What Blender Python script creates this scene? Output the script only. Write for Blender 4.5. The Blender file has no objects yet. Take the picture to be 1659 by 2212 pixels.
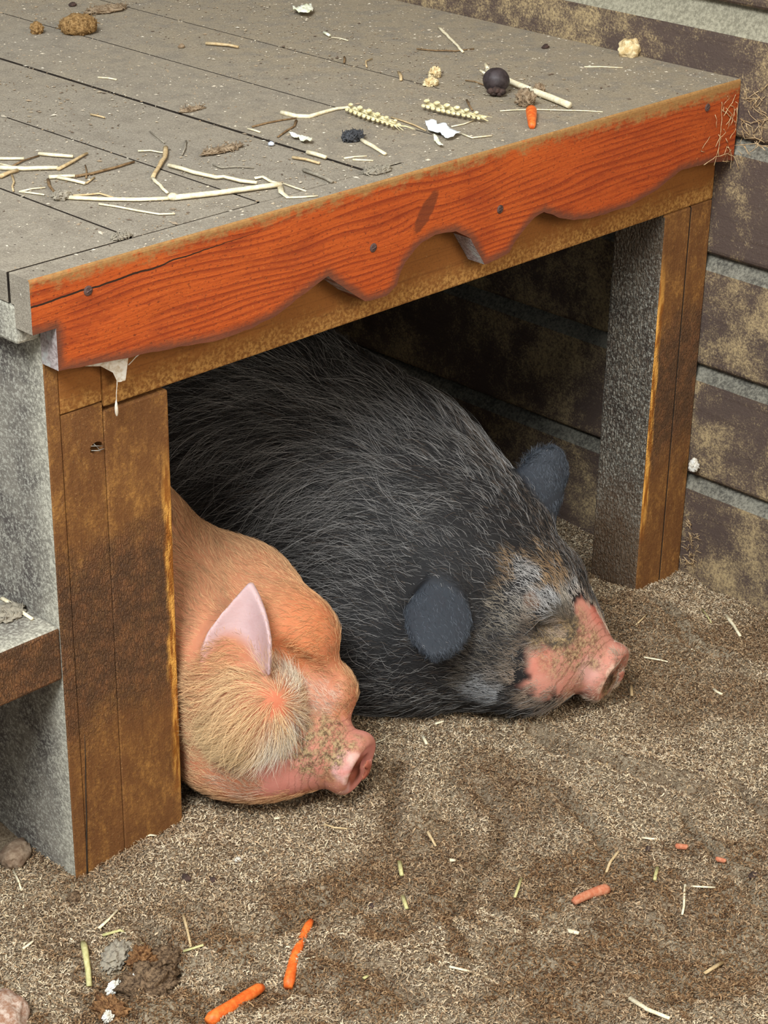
import bpy, bmesh, math
import numpy as np
from mathutils import Vector, Matrix, noise as mnoise

# ------------------------------------------------------------------ camera, light, exposure
scn = bpy.context.scene
COL = scn.collection
cam_data = bpy.data.cameras.new('camera')
cam = bpy.data.objects.new('camera', cam_data); COL.objects.link(cam)
FPX = 4344.75
cam_data.sensor_fit = 'VERTICAL'; cam_data.sensor_height = 24.0
cam_data.lens = 24.0 * FPX / 2212.0
cam_data.clip_start = 0.01
_p, _y, _r = math.radians(26.3378), math.radians(45.6709), math.radians(0.9851)
fw = Vector((math.sin(_y)*math.cos(_p), math.cos(_y)*math.cos(_p), -math.sin(_p)))
rt = fw.cross(Vector((0, 0, 1))).normalized(); up = rt.cross(fw)
rt2 = rt*math.cos(_r) + up*math.sin(_r); up2 = -rt*math.sin(_r) + up*math.cos(_r)
cam.matrix_world = Matrix(((rt2.x, up2.x, -fw.x, -0.9106), (rt2.y, up2.y, -fw.y, -1.3012),
                           (rt2.z, up2.z, -fw.z, 1.1866), (0, 0, 0, 1)))
scn.camera = cam

scn.view_settings.view_transform = 'Standard'
scn.view_settings.look = 'None'
scn.view_settings.gamma = 1.0
scn.view_settings.use_curve_mapping = False
scn.view_settings.exposure = 0.08

world = bpy.data.worlds.new('overcast_sky'); scn.world = world
world.use_nodes = True
wn = world.node_tree; wn.nodes.clear()
wo = wn.nodes.new('ShaderNodeOutputWorld'); wb = wn.nodes.new('ShaderNodeBackground')
wtc = wn.nodes.new('ShaderNodeTexCoord'); wdot = wn.nodes.new('ShaderNodeVectorMath'); wdot.operation = 'DOT_PRODUCT'
wdot.inputs[1].default_value = Vector((-0.62, -0.35, 0.70)).normalized()
wr = wn.nodes.new('ShaderNodeValToRGB')
wr.color_ramp.elements[0].position = 0.25; wr.color_ramp.elements[0].color = (0.16, 0.135, 0.105, 1)
wr.color_ramp.elements[1].position = 1.0; wr.color_ramp.elements[1].color = (0.86, 0.95, 1.0, 1)
e = wr.color_ramp.elements.new(0.62); e.color = (0.62, 0.60, 0.56, 1)
wmr = wn.nodes.new('ShaderNodeMapRange'); wmr.inputs[1].default_value = -1; wmr.inputs[2].default_value = 1
wn.links.new(wtc.outputs['Generated'], wdot.inputs[0]); wn.links.new(wdot.outputs['Value'], wmr.inputs[0])
wn.links.new(wmr.outputs[0], wr.inputs[0]); wn.links.new(wr.outputs[0], wb.inputs[0])
wb.inputs[1].default_value = 0.62
wn.links.new(wb.outputs[0], wo.inputs[0])

def area_light(name, loc, target, size, power, color):
    l = bpy.data.lights.new(name, 'AREA'); l.shape = 'SQUARE'; l.size = size; l.energy = power; l.color = color
    o = bpy.data.objects.new(name, l); COL.objects.link(o); o.location = loc
    o.rotation_euler = (Vector(target) - Vector(loc)).to_track_quat('-Z', 'Y').to_euler()
    return o
area_light('doorway_daylight', (-1.9, -1.0, 3.0), (0.3, 0.1, 0.3), 1.2, 190, (0.92, 0.97, 1.0))
area_light('warm_front_fill', (0.6, -3.2, 2.0), (0.5, 0.0, 0.1), 1.4, 58, (1.0, 0.89, 0.74))  # added warm fill light from the front, without a modelled source

# ------------------------------------------------------------------ helpers
rng = np.random.default_rng(7)

def tag(o, label=None, cat=None, group=None, kind=None):
    if label: o['label'] = label
    if cat: o['category'] = cat
    if group: o['group'] = group
    if kind: o['kind'] = kind
    return o

def empty(name, loc):
    o = bpy.data.objects.new(name, None); COL.objects.link(o); o.location = loc; o.empty_display_size = 0.02
    return o

def mesh_np(name, verts, faces, mat=None, parent=None, smooth=True, mats=None):
    """verts (n,3) in world space, faces (m,k) array or list of lists; local frame follows the parent."""
    verts = np.asarray(verts, np.float32)
    off = np.zeros(3, np.float32)
    p = parent
    while p is not None:
        off += np.array(p.location, np.float32); p = p.parent
    me = bpy.data.meshes.new(name)
    if isinstance(faces, np.ndarray):
        m, k = faces.shape
        me.vertices.add(len(verts)); me.vertices.foreach_set('co', (verts - off).ravel())
        me.loops.add(m*k); me.loops.foreach_set('vertex_index', faces.astype(np.int32).ravel())
        me.polygons.add(m); me.polygons.foreach_set('loop_start', np.arange(0, m*k, k, dtype=np.int32))
        me.update(calc_edges=True); me.validate()
    else:
        me.from_pydata([tuple(map(float, v)) for v in (verts - off)], [], [list(map(int, f)) for f in faces]); me.update()
    me.polygons.foreach_set('use_smooth', [smooth]*len(me.polygons))
    for mm in (mats or [mat]):
        if mm: me.materials.append(mm)
    o = bpy.data.objects.new(name, me); COL.objects.link(o)
    if parent: o.parent = parent
    return o

def set_color(o, cols, name='col'):
    a = o.data.attributes.new(name, 'FLOAT_COLOR', 'POINT')
    c = np.ones((len(cols), 4), np.float32); c[:, :3] = cols
    a.data.foreach_set('color', c.ravel())

def set_float(o, vals, name):
    a = o.data.attributes.new(name, 'FLOAT', 'POINT'); a.data.foreach_set('value', np.asarray(vals, np.float32))

def box(name, lo, hi, mat, parent=None, bevel=0.002, rot=None, mats=None, facemat=None, cuts=0):
    bm = bmesh.new()
    bmesh.ops.create_cube(bm, size=1.0)
    lo, hi = Vector(lo), Vector(hi)
    for v in bm.verts:
        v.co = Vector([lo[i] + (v.co[i]+0.5)*(hi[i]-lo[i]) for i in range(3)])
    if bevel: bmesh.ops.bevel(bm, geom=list(bm.edges), offset=bevel, segments=2, profile=0.5, affect='EDGES')
    if facemat:
        bmesh.ops.recalc_face_normals(bm, faces=bm.faces[:]); bm.normal_update()
        for f in bm.faces: f.material_index = facemat(f.normal)
    off = Vector((0, 0, 0)); p = parent
    while p is not None: off += Vector(p.location); p = p.parent
    for v in bm.verts: v.co -= off
    me = bpy.data.meshes.new(name); bm.to_mesh(me); bm.free()
    for mm in (mats or [mat]): me.materials.append(mm)
    o = bpy.data.objects.new(name, me); COL.objects.link(o)
    if parent: o.parent = parent
    return o

def tube_geo(pts, radii, n=6, flat=1.0, cap=True):
    pts = [Vector(p) for p in pts]; V = []; F = []
    if not hasattr(radii, '__len__'): radii = [radii]*len(pts)
    ref = Vector((0, 0, 1))
    for i, p in enumerate(pts):
        t = (pts[min(i+1, len(pts)-1)] - pts[max(i-1, 0)]).normalized()
        r = ref if abs(t.dot(ref)) < 0.95 else Vector((1, 0, 0))
        s = t.cross(r).normalized(); q = s.cross(t)
        for k in range(n):
            a = 2*math.pi*k/n
            V.append(p + s*math.cos(a)*radii[i] + q*math.sin(a)*radii[i]*flat)
    for i in range(len(pts)-1):
        for k in range(n):
            F.append([i*n+k, i*n+(k+1) % n, (i+1)*n+(k+1) % n, (i+1)*n+k])
    if cap:
        F.append(list(range(n))[::-1]); F.append([(len(pts)-1)*n+k for k in range(n)])
    return V, F

def resample(pts, step):
    pts = [Vector(p) for p in pts]; out = [pts[0]]
    # Catmull-like smoothing kept light: straight segments, subdivided
    for a, b in zip(pts[:-1], pts[1:]):
        m = max(1, int((b-a).length/step))
        for i in range(1, m+1): out.append(a.lerp(b, i/m))
    return out

class Geo:
    def __init__(s): s.V = []; s.F = []
    def add(s, VF):
        b = len(s.V); s.V += [tuple(v) for v in VF[0]]; s.F += [[i+b for i in f] for f in VF[1]]; return s
    def build(s, name, mat, parent=None, smooth=True): return mesh_np(name, s.V, s.F, mat, parent, smooth)

def blob_geo(c, rad, amp=0.2, freq=60.0, sub=3, seed=0.0, flatten=None, axes=None):
    bm = bmesh.new(); bmesh.ops.create_icosphere(bm, subdivisions=sub, radius=1.0)
    V = []
    c = Vector(c); M = axes or Matrix.Identity(3)
    for v in bm.verts:
        d = v.co.normalized()
        k = 1 + amp*mnoise.fractal(d*freq + Vector((seed, seed*1.7, -seed)), 1.0, 2.0, 4)
        q = Vector((d.x*rad[0], d.y*rad[1], d.z*rad[2]))*k
        q = M @ q
        if flatten is not None and q.z < flatten: q.z = flatten + (q.z-flatten)*0.15
        V.append(c + q)
    F = [[v.index for v in f.verts] for f in bm.faces]
    bm.free()
    return V, F

# vectorised value noise
def _h(i, j, k):
    n = (i*374761393 + j*668265263 + k*2147483647) & 0xffffffff
    n = ((n ^ (n >> 13))*1274126177) & 0xffffffff
    return ((n ^ (n >> 16)) & 0xffff)/65535.0
def vnoise(P, s=1.0, seed=0):
    P = np.asarray(P, float)*s + seed*17.31
    if P.shape[1] == 2: P = np.c_[P, np.zeros(len(P))]
    I = np.floor(P).astype(np.int64); f = P - I; f = f*f*(3-2*f)
    r = 0
    for a in (0, 1):
        for b in (0, 1):
            for c in (0, 1):
                w = (f[:, 0] if a else 1-f[:, 0])*(f[:, 1] if b else 1-f[:, 1])*(f[:, 2] if c else 1-f[:, 2])
                r = r + w*_h(I[:, 0]+a, I[:, 1]+b, I[:, 2]+c)
    return r*2-1
def sst(x, a, b):
    t = np.clip((np.asarray(x, float)-a)/(b-a), 0, 1); return t*t*(3-2*t)

# ------------------------------------------------------------------ node helpers
class NT:
    def __init__(s, name):
        s.m = bpy.data.materials.new(name); s.m.use_nodes = True
        s.t = s.m.node_tree; s.t.nodes.clear()
        s.out = s.t.nodes.new('ShaderNodeOutputMaterial')
        s.geo = s.t.nodes.new('ShaderNodeNewGeometry')
        s.tc = s.t.nodes.new('ShaderNodeTexCoord')
        s.P = s.geo.outputs['Position']; s.Nrm = s.geo.outputs['Normal']; s.O = s.tc.outputs['Object']
    def put(s, sock, v):
        if isinstance(v, bpy.types.NodeSocket): s.t.links.new(v, sock)
        elif isinstance(v, (tuple, list)) and len(v) == 3 and sock.type == 'RGBA': sock.default_value = (*v, 1)
        else: sock.default_value = v
    def noise(s, vec, scale, detail=4.0, rough=0.55, dist=0.0, out=0):
        n = s.t.nodes.new('ShaderNodeTexNoise'); s.put(n.inputs['Vector'], vec)
        n.inputs['Scale'].default_value = scale; n.inputs['Detail'].default_value = detail
        n.inputs['Roughness'].default_value = rough; n.inputs['Distortion'].default_value = dist
        return n.outputs[out]
    def voro(s, vec, scale, feature='F1', out='Distance', rand=1.0):
        n = s.t.nodes.new('ShaderNodeTexVoronoi'); n.feature = feature; s.put(n.inputs['Vector'], vec)
        n.inputs['Scale'].default_value = scale; n.inputs['Randomness'].default_value = rand
        return n.outputs[out]
    def wave(s, vec, scale, dist=0.0, detail=2.0, dscale=1.0, direction='X', profile='SIN'):
        n = s.t.nodes.new('ShaderNodeTexWave'); n.bands_direction = direction; n.wave_profile = profile
        s.put(n.inputs['Vector'], vec); n.inputs['Scale'].default_value = scale; n.inputs['Distortion'].default_value = dist
        n.inputs['Detail'].default_value = detail; n.inputs['Detail Scale'].default_value = dscale
        return n.outputs['Fac']
    def mapv(s, vec, scale=(1, 1, 1), loc=(0, 0, 0), rot=(0, 0, 0)):
        n = s.t.nodes.new('ShaderNodeMapping'); s.put(n.inputs['Vector'], vec)
        n.inputs['Scale'].default_value = scale; n.inputs['Location'].default_value = loc; n.inputs['Rotation'].default_value = rot
        return n.outputs[0]
    def ramp(s, fac, stops):
        n = s.t.nodes.new('ShaderNodeValToRGB'); s.put(n.inputs[0], fac)
        el = n.color_ramp.elements
        while len(el) < len(stops): el.new(0.5)
        for x, (p, c) in zip(el, stops):
            x.position = p; x.color = (*c, 1) if isinstance(c, tuple) else (c, c, c, 1)
        return n.outputs[0]
    def mix(s, fac, a, b, mode='MIX'):
        n = s.t.nodes.new('ShaderNodeMix'); n.data_type = 'RGBA'; n.blend_type = mode
        s.put(n.inputs[0], fac); s.put(n.inputs[6], a); s.put(n.inputs[7], b)
        return n.outputs[2]
    def math(s, op, a, b=None, c=None, clamp=False):
        n = s.t.nodes.new('ShaderNodeMath'); n.operation = op; n.use_clamp = clamp
        s.put(n.inputs[0], a)
        if b is not None: s.put(n.inputs[1], b)
        if c is not None: s.put(n.inputs[2], c)
        return n.outputs[0]
    def ss(s, x, a, b, lo=0.0, hi=1.0):
        n = s.t.nodes.new('ShaderNodeMapRange'); n.interpolation_type = 'SMOOTHSTEP'; s.put(n.inputs[0], x)
        n.inputs[1].default_value = a; n.inputs[2].default_value = b; n.inputs[3].default_value = lo; n.inputs[4].default_value = hi
        return n.outputs[0]
    def sep(s, vec):
        n = s.t.nodes.new('ShaderNodeSeparateXYZ'); s.put(n.inputs[0], vec); return n.outputs
    def comb(s, x, y, z):
        n = s.t.nodes.new('ShaderNodeCombineXYZ')
        for i, v in enumerate((x, y, z)): s.put(n.inputs[i], v)
        return n.outputs[0]
    def attr(s, name, out='Color'):
        n = s.t.nodes.new('ShaderNodeAttribute'); n.attribute_name = name; return n.outputs[out]
    def bump(s, h, strength=0.5, dist=0.002, normal=None):
        n = s.t.nodes.new('ShaderNodeBump'); n.inputs['Strength'].default_value = strength; n.inputs['Distance'].default_value = dist
        s.put(n.inputs['Height'], h)
        if normal is not None: s.put(n.inputs['Normal'], normal)
        return n.outputs[0]
    def bsdf(s, col, rough=0.8, normal=None, spec=0.3, sss=0.0, trans=0.0, alpha=None):
        n = s.t.nodes.new('ShaderNodeBsdfPrincipled'); s.put(n.inputs['Base Color'], col)
        s.put(n.inputs['Roughness'], rough); n.inputs['Specular IOR Level'].default_value = spec
        if normal is not None: s.put(n.inputs['Normal'], normal)
        if sss:
            n.inputs['Subsurface Weight'].default_value = sss; n.inputs['Subsurface Radius'].default_value = (1.0, 0.35, 0.2)
            n.inputs['Subsurface Scale'].default_value = 0.006
        if alpha is not None: s.put(n.inputs['Alpha'], alpha)
        s.t.links.new(n.outputs[0], s.out.inputs[0])
        return s.m

# ------------------------------------------------------------------ materials
def m_deck():
    n = NT('dusty_deck_boards')
    big = n.noise(n.P, 5, 4); mid = n.noise(n.P, 34, 5, 0.65); fine = n.noise(n.P, 420, 4, 0.7)
    grain = n.noise(n.mapv(n.P, (90, 4, 90)), 1.0, 5, 0.65)
    c = n.mix(big, (0.325, 0.290, 0.238), (0.400, 0.338, 0.245))
    c = n.mix(n.ss(n.math('ADD', n.sep(n.P)[0], n.math('MULTIPLY', n.math('SUBTRACT', big, 0.5), 0.6)), 0.25, 0.85, 0, 0.85), c, (0.385, 0.300, 0.185))  # warm light towards the wall side, partly put into the base colour
    c = n.mix(n.ss(mid, 0.42, 0.68), c, (0.265, 0.225, 0.172))
    c = n.mix(n.ss(grain, 0.60, 0.72, 0, 0.45), c, (0.215, 0.182, 0.142))
    c = n.mix(n.ss(fine, 0.30, 0.75, 0.0, 0.75), n.mix(0.55, c, (0.12, 0.095, 0.07)), n.mix(0.3, c, (0.50, 0.44, 0.34)))
    grit = n.noise(n.P, 900, 3, 0.8)
    c = n.mix(n.ss(grit, 0.50, 0.66, 0.0, 0.55), c, (0.13, 0.105, 0.08))
    c = n.mix(n.ss(grit, 0.47, 0.34, 0.0, 0.45), c, (0.52, 0.46, 0.36))
    v = n.t.nodes.new('ShaderNodeTexVoronoi'); n.put(v.inputs['Vector'], n.P); v.inputs['Scale'].default_value = 170
    rnd = n.sep(v.outputs['Color'])
    dot = n.math('LESS_THAN', v.outputs['Distance'], 0.17)
    c = n.mix(n.math('MULTIPLY', dot, n.math('GREATER_THAN', rnd[0], 0.92)), c, (0.52, 0.46, 0.37))
    c = n.mix(n.math('MULTIPLY', dot, n.math('LESS_THAN', rnd[1], 0.06)), c, (0.06, 0.045, 0.035))
    h = n.math('ADD', n.math('MULTIPLY', n.math('ADD', fine, n.math('MULTIPLY', grit, -0.5)), 0.6), n.math('ADD', mid, n.math('MULTIPLY', grain, 0.3)))
    return n.bsdf(c, 0.95, n.bump(h, 0.55, 0.003), 0.12)

def m_fascia():
    n = NT('orange_stained_pine')
    x, y, z = n.sep(n.P)
    # grain runs along the board and swings around the knot
    kx = n.math('SUBTRACT', x, 0.462); kz = n.math('SUBTRACT', z, 0.566)
    r2 = n.math('ADD', n.math('MULTIPLY', n.math('MULTIPLY', kx, kx), 90.0), n.math('MULTIPLY', n.math('MULTIPLY', kz, kz), 420.0))
    fall = n.math('DIVIDE', 1.0, n.math('ADD', 1.0, n.math('MULTIPLY', r2, 3.0)))
    swing = n.math('MULTIPLY', kx, n.math('MULTIPLY', fall, 0.35))
    low = n.noise(n.mapv(n.P, (3.0, 3, 10)), 1.0, 2, 0.5)
    zz = n.math('ADD', n.math('ADD', z, n.math('MULTIPLY', n.math('SUBTRACT', low, 0.5), 0.055)),
                n.math('MULTIPLY', n.math('ABSOLUTE', swing), 0.55))
    zz = n.math('SUBTRACT', zz, n.math('MULTIPLY', x, 0.018))
    band = n.wave(n.comb(zz, zz, zz), 47.0, 1.6, 3.0, 2.0, 'X', 'SAW')
    amp = n.ss(n.noise(n.mapv(n.P, (7, 7, 26)), 1.0, 4, 0.65), 0.30, 0.52)
    band = n.math('MULTIPLY', band, amp)
    band2 = n.wave(n.comb(zz, zz, zz), 61.0, 2.0, 2.0, 1.0, 'X', 'SIN')
    fib = n.noise(n.mapv(n.P, (30, 30, 700)), 1.0, 4, 0.7)
    pore = n.noise(n.mapv(n.P, (220, 220, 420)), 1.0, 3, 0.7)
    big = n.noise(n.P, 9, 3)
    c = n.mix(big, (0.40, 0.058, 0.009), (0.52, 0.108, 0.016))
    c = n.mix(n.ss(x, 0.35, 0.95, 0.0, 0.35), c, (0.30, 0.045, 0.010))
    c = n.mix(n.ss(n.noise(n.mapv(n.P, (12, 12, 30)), 1.0, 5, 0.7), 0.45, 0.72, 0, 0.75), c, (0.235, 0.034, 0.008))
    c = n.mix(n.ss(band, 0.35, 0.98, 0, 0.80), c, (0.20, 0.024, 0.006))
    c = n.mix(n.ss(band2, 0.7, 1.0, 0, 0.35), c, (0.28, 0.04, 0.008))
    c = n.mix(n.ss(fib, 0.55, 0.75, 0, 0.45), c, (0.27, 0.040, 0.008))
    c = n.mix(n.ss(pore, 0.56, 0.66, 0, 0.75), c, (0.12, 0.022, 0.008))
    c = n.mix(n.ss(n.noise(n.mapv(n.P, (300, 300, 600)), 1.0, 3, 0.7), 0.58, 0.7, 0, 0.35), c, (0.72, 0.26, 0.05))
    # the knot
    a = math.radians(-50)
    u = n.math('ADD', n.math('MULTIPLY', n.math('SUBTRACT', x, 0.473), math.cos(a)), n.math('MULTIPLY', n.math('SUBTRACT', z, 0.5755), math.sin(-a)))
    w = n.math('ADD', n.math('MULTIPLY', n.math('SUBTRACT', x, 0.473), -math.sin(-a)), n.math('MULTIPLY', n.math('SUBTRACT', z, 0.5755), math.cos(a)))
    kd = n.math('SQRT', n.math('ADD', n.math('POWER', n.math('DIVIDE', u, 0.024), 2.0), n.math('POWER', n.math('DIVIDE', w, 0.0085), 2.0)))
    kd = n.math('ADD', kd, n.math('MULTIPLY', n.math('SUBTRACT', n.noise(n.P, 160, 2), 0.5), 0.5))
    c = n.mix(n.ss(kd, 0.85, 1.15, 0.82, 0.0), c, (0.135, 0.030, 0.010))
    # grime worn into the cut lower edge and dust rubbed over the top edge
    ed = n.attr('edge', 'Fac')
    edn = n.math('ADD', ed, n.math('MULTIPLY', n.math('SUBTRACT', n.noise(n.P, 130, 4, 0.7), 0.5), 0.010))
    c = n.mix(n.ss(edn, 0.001, 0.012, 0.85, 0.0), c, (0.105, 0.040, 0.022))
    tp = n.math('ADD', z, n.math('MULTIPLY', n.math('SUBTRACT', n.noise(n.mapv(n.P, (45, 45, 70)), 1.0, 7, 0.82), 0.5), 0.060))
    tp = n.math('ADD', tp, n.ss(x, 0.55, 0.95, 0.0, 0.006))
    c = n.mix(n.ss(tp, 0.606, 0.619, 0.0, 0.88), c, n.mix(n.noise(n.P, 300, 3), (0.16, 0.085, 0.03), (0.46, 0.27, 0.09)))
    # dusty bits clinging on the face, more towards the wall end
    sp = n.math('ADD', n.noise(n.P, 260, 3, 0.7), n.ss(x, 0.3, 1.0, 0, 0.05))
    c = n.mix(n.ss(sp, 0.70, 0.76, 0, 0.7), c, (0.55, 0.27, 0.09))
    # long crack through the left screw
    ck = n.math('ADD', n.math('SUBTRACT', z, 0.5985), n.math('MULTIPLY', n.math('SUBTRACT', n.noise(n.mapv(n.P, (25, 1, 1)), 1.0, 3), 0.5), 0.006))
    ck = n.math('ADD', n.math('SUBTRACT', ck, n.math('MULTIPLY', n.math('SUBTRACT', x, 0.06), 0.03)), 0.0)
    ckw = n.ss(x, 0.10, 0.30, 0.0009, 0.0)
    c = n.mix(n.math('MULTIPLY', n.math('LESS_THAN', n.math('ABSOLUTE', ck), ckw), n.math('LESS_THAN', x, 0.3)), c, (0.03, 0.012, 0.006))
    h = n.math('SUBTRACT', n.math('MULTIPLY', fib, 0.5), n.math('ADD', n.math('MULTIPLY', band, 0.25), n.math('MULTIPLY', pore, 0.4)))
    return n.bsdf(c, 0.62, n.bump(h, 0.45, 0.0015), 0.28)

def m_endgrain():
    n = NT('dusty_end_grain')
    f = n.noise(n.P, 300, 4, 0.7); g = n.noise(n.P, 60, 4)
    c = n.mix(n.ss(f, 0.35, 0.65), (0.22, 0.17, 0.16), (0.42, 0.36, 0.34))
    c = n.mix(n.ss(g, 0.5, 0.7), c, (0.40, 0.40, 0.37))
    return n.bsdf(c, 0.9, n.bump(f, 0.5, 0.002), 0.1)

def m_lintel():
    n = NT('brown_beam_wood')
    x, y, z = n.sep(n.P)
    g = n.noise(n.mapv(n.P, (6, 6, 260)), 1.0, 5, 0.65); f = n.noise(n.P, 260, 4, 0.7); b = n.noise(n.P, 14, 4, 0.6)
    c = n.mix(b, (0.20, 0.070, 0.016), (0.30, 0.115, 0.026))
    c = n.mix(n.ss(g, 0.50, 0.72, 0, 0.6), c, (0.11, 0.038, 0.012))
    lo = n.math('ADD', z, n.math('MULTIPLY', n.math('SUBTRACT', n.noise(n.P, 70, 5, 0.7), 0.5), 0.05))
    c = n.mix(n.ss(lo, 0.475, 0.505, 0.75, 0.0), c, n.mix(n.ss(f, 0.4, 0.62), (0.20, 0.085, 0.02), (0.52, 0.28, 0.08)))
    c = n.mix(n.ss(n.noise(n.P, 480, 4, 0.8), 0.52, 0.68, 0, 0.5), c, (0.085, 0.032, 0.012))
    c = n.mix(n.ss(f, 0.66, 0.74, 0, 0.5), c, (0.52, 0.33, 0.14))
    return n.bsdf(c, 0.75, n.bump(n.math('ADD', g, n.math('MULTIPLY', f, 0.5)), 0.4, 0.0015), 0.2)

def m_post(name, raw_lo, raw_hi, raw_dir, dark=0.0):
    """rubbed brown post; a strip of raw golden wood is chewed along one edge (x between raw_lo and raw_hi)"""
    n = NT(name)
    x, y, z = n.sep(n.P)
    f = n.noise(n.P, 240, 5, 0.72); b = n.noise(n.P, 22, 5, 0.65); g = n.noise(n.mapv(n.P, (170, 170, 9)), 1.0, 4, 0.6)
    c = n.mix(b, (0.115, 0.044, 0.014), (0.205, 0.086, 0.026))
    gold = n.noise(n.mapv(n.P, (55, 55, 26)), 1.0, 7, 0.78)
    c = n.mix(n.math('MULTIPLY', n.ss(gold, 0.40, 0.70), n.ss(f, 0.36, 0.66, 0.15, 1.0)), c, (0.40, 0.190, 0.048))
    c = n.mix(n.ss(n.noise(n.P, 520, 4, 0.8), 0.52, 0.66, 0, 0.55), c, (0.060, 0.026, 0.012))
    c = n.mix(n.ss(n.noise(n.mapv(n.P, (1, 1, 1), (3, 1, 2)), 430, 4, 0.8), 0.60, 0.68, 0, 0.6), c, (0.50, 0.30, 0.12))
    c = n.mix(n.ss(g, 0.55, 0.75, 0, 0.4), c, (0.085, 0.036, 0.014))
    # crackled old varnish in the middle of the post
    wob = n.noise(n.P, 150, 3, 0.7, out=1)
    wp = n.t.nodes.new('ShaderNodeVectorMath'); wp.operation = 'MULTIPLY_ADD'; n.put(wp.inputs[0], wob); wp.inputs[1].default_value = (0.004, 0.004, 0.012); n.put(wp.inputs[2], n.P)
    cv = n.voro(n.mapv(wp.outputs[0], (430, 430, 120)), 1.0, 'DISTANCE_TO_EDGE')
    zn = n.math('ADD', z, n.math('MULTIPLY', n.math('SUBTRACT', b, 0.5), 0.12))
    mid = n.math('MULTIPLY', n.ss(zn, 0.12, 0.20), n.ss(zn, 0.37, 0.30))
    c = n.mix(n.math('MULTIPLY', mid, 0.75), c, n.mix(n.ss(n.noise(n.P, 70, 4, 0.7), 0.4, 0.7), (0.085, 0.046, 0.025), (0.20, 0.088, 0.038)))
    c = n.mix(n.math('MULTIPLY', mid, n.ss(cv, 0.0, 0.12, 0.55, 0.0)), c, (0.040, 0.019, 0.010))
    rawn = n.noise(n.mapv(n.P, (60, 60, 26)), 1.0, 4, 0.6)
    rx = n.math('ADD', x, n.math('MULTIPLY', n.math('SUBTRACT', rawn, 0.5), 0.018 * raw_dir))
    raw = n.ss(rx, raw_lo, raw_hi)
    raw = n.math('MULTIPLY', raw, n.math('MULTIPLY', n.ss(zn, 0.03, 0.10), n.ss(z, 0.44, 0.33)))
    c = n.mix(raw, c, n.mix(n.ss(n.noise(n.mapv(n.P, (200, 200, 30)), 1.0, 3), 0.42, 0.6), (0.30, 0.10, 0.012), (0.72, 0.35, 0.07)))
    if dark: c = n.mix(dark, c, (0.05, 0.03, 0.018))
    h = n.math('ADD', n.math('MULTIPLY', f, 0.8), n.math('ADD', n.math('MULTIPLY', g, 0.4), n.math('MULTIPLY', n.math('MULTIPLY', mid, n.ss(cv, 0.0, 0.22)), 1.2)))
    return n.bsdf(c, 0.72, n.bump(h, 0.6, 0.002), 0.25)

def m_greyside(name, a, b_, crack=False):
    n = NT(name)
    f = n.noise(n.P, 330, 5, 0.75); b = n.noise(n.P, 20, 5, 0.65); g = n.noise(n.mapv(n.P, (200, 14, 120), rot=(0.5, 0, 0)), 1.0, 4, 0.65)
    c = n.mix(n.ss(b, 0.35, 0.65), a, b_)
    c = n.mix(n.ss(f, 0.46, 0.64, 0, 0.8), c, n.mix(0.6, b_, (0.62, 0.60, 0.50)))
    c = n.mix(n.ss(g, 0.55, 0.75, 0, 0.5), c, (a[0]*0.5, a[1]*0.5, a[2]*0.5))
    if not crack:
        y = n.sep(n.P)[1]
        yd = n.math('ADD', y, n.math('MULTIPLY', n.math('SUBTRACT', n.noise(n.P, 45, 5, 0.7), 0.5), 0.05))
        c = n.mix(n.ss(yd, 0.022, 0.062, 0.75, 0.0), c, n.mix(n.ss(f, 0.4, 0.6), (0.30, 0.28, 0.22), (0.58, 0.54, 0.43)))
    h = n.math('ADD', f, n.math('MULTIPLY', g, 0.5))
    if crack:
        wob = n.noise(n.P, 120, 3, 0.7, out=1)
        wp = n.t.nodes.new('ShaderNodeVectorMath'); wp.operation = 'MULTIPLY_ADD'; n.put(wp.inputs[0], wob); wp.inputs[1].default_value = (0.004, 0.006, 0.016); n.put(wp.inputs[2], n.P)
        cv = n.voro(n.mapv(wp.outputs[0], (300, 260, 80)), 1.0, 'DISTANCE_TO_EDGE')
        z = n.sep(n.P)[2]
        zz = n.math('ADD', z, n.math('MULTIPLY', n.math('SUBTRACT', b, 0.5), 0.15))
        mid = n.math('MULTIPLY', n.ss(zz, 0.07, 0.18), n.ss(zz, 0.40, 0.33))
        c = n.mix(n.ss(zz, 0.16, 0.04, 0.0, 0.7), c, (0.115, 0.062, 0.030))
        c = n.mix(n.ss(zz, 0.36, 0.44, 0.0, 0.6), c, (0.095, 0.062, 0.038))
        c = n.mix(n.math('MULTIPLY', mid, n.ss(cv, 0.0, 0.14, 0.75, 0.0)), c, (0.024, 0.018, 0.014))
        c = n.mix(n.math('MULTIPLY', mid, n.ss(cv, 0.25, 0.5, 0.0, 0.35)), c, (0.25, 0.19, 0.14))
        h = n.math('ADD', h, n.math('MULTIPLY', n.ss(cv, 0.0, 0.25), 1.5))
    return n.bsdf(c, 0.9, n.bump(h, 0.6, 0.002), 0.15)

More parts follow.
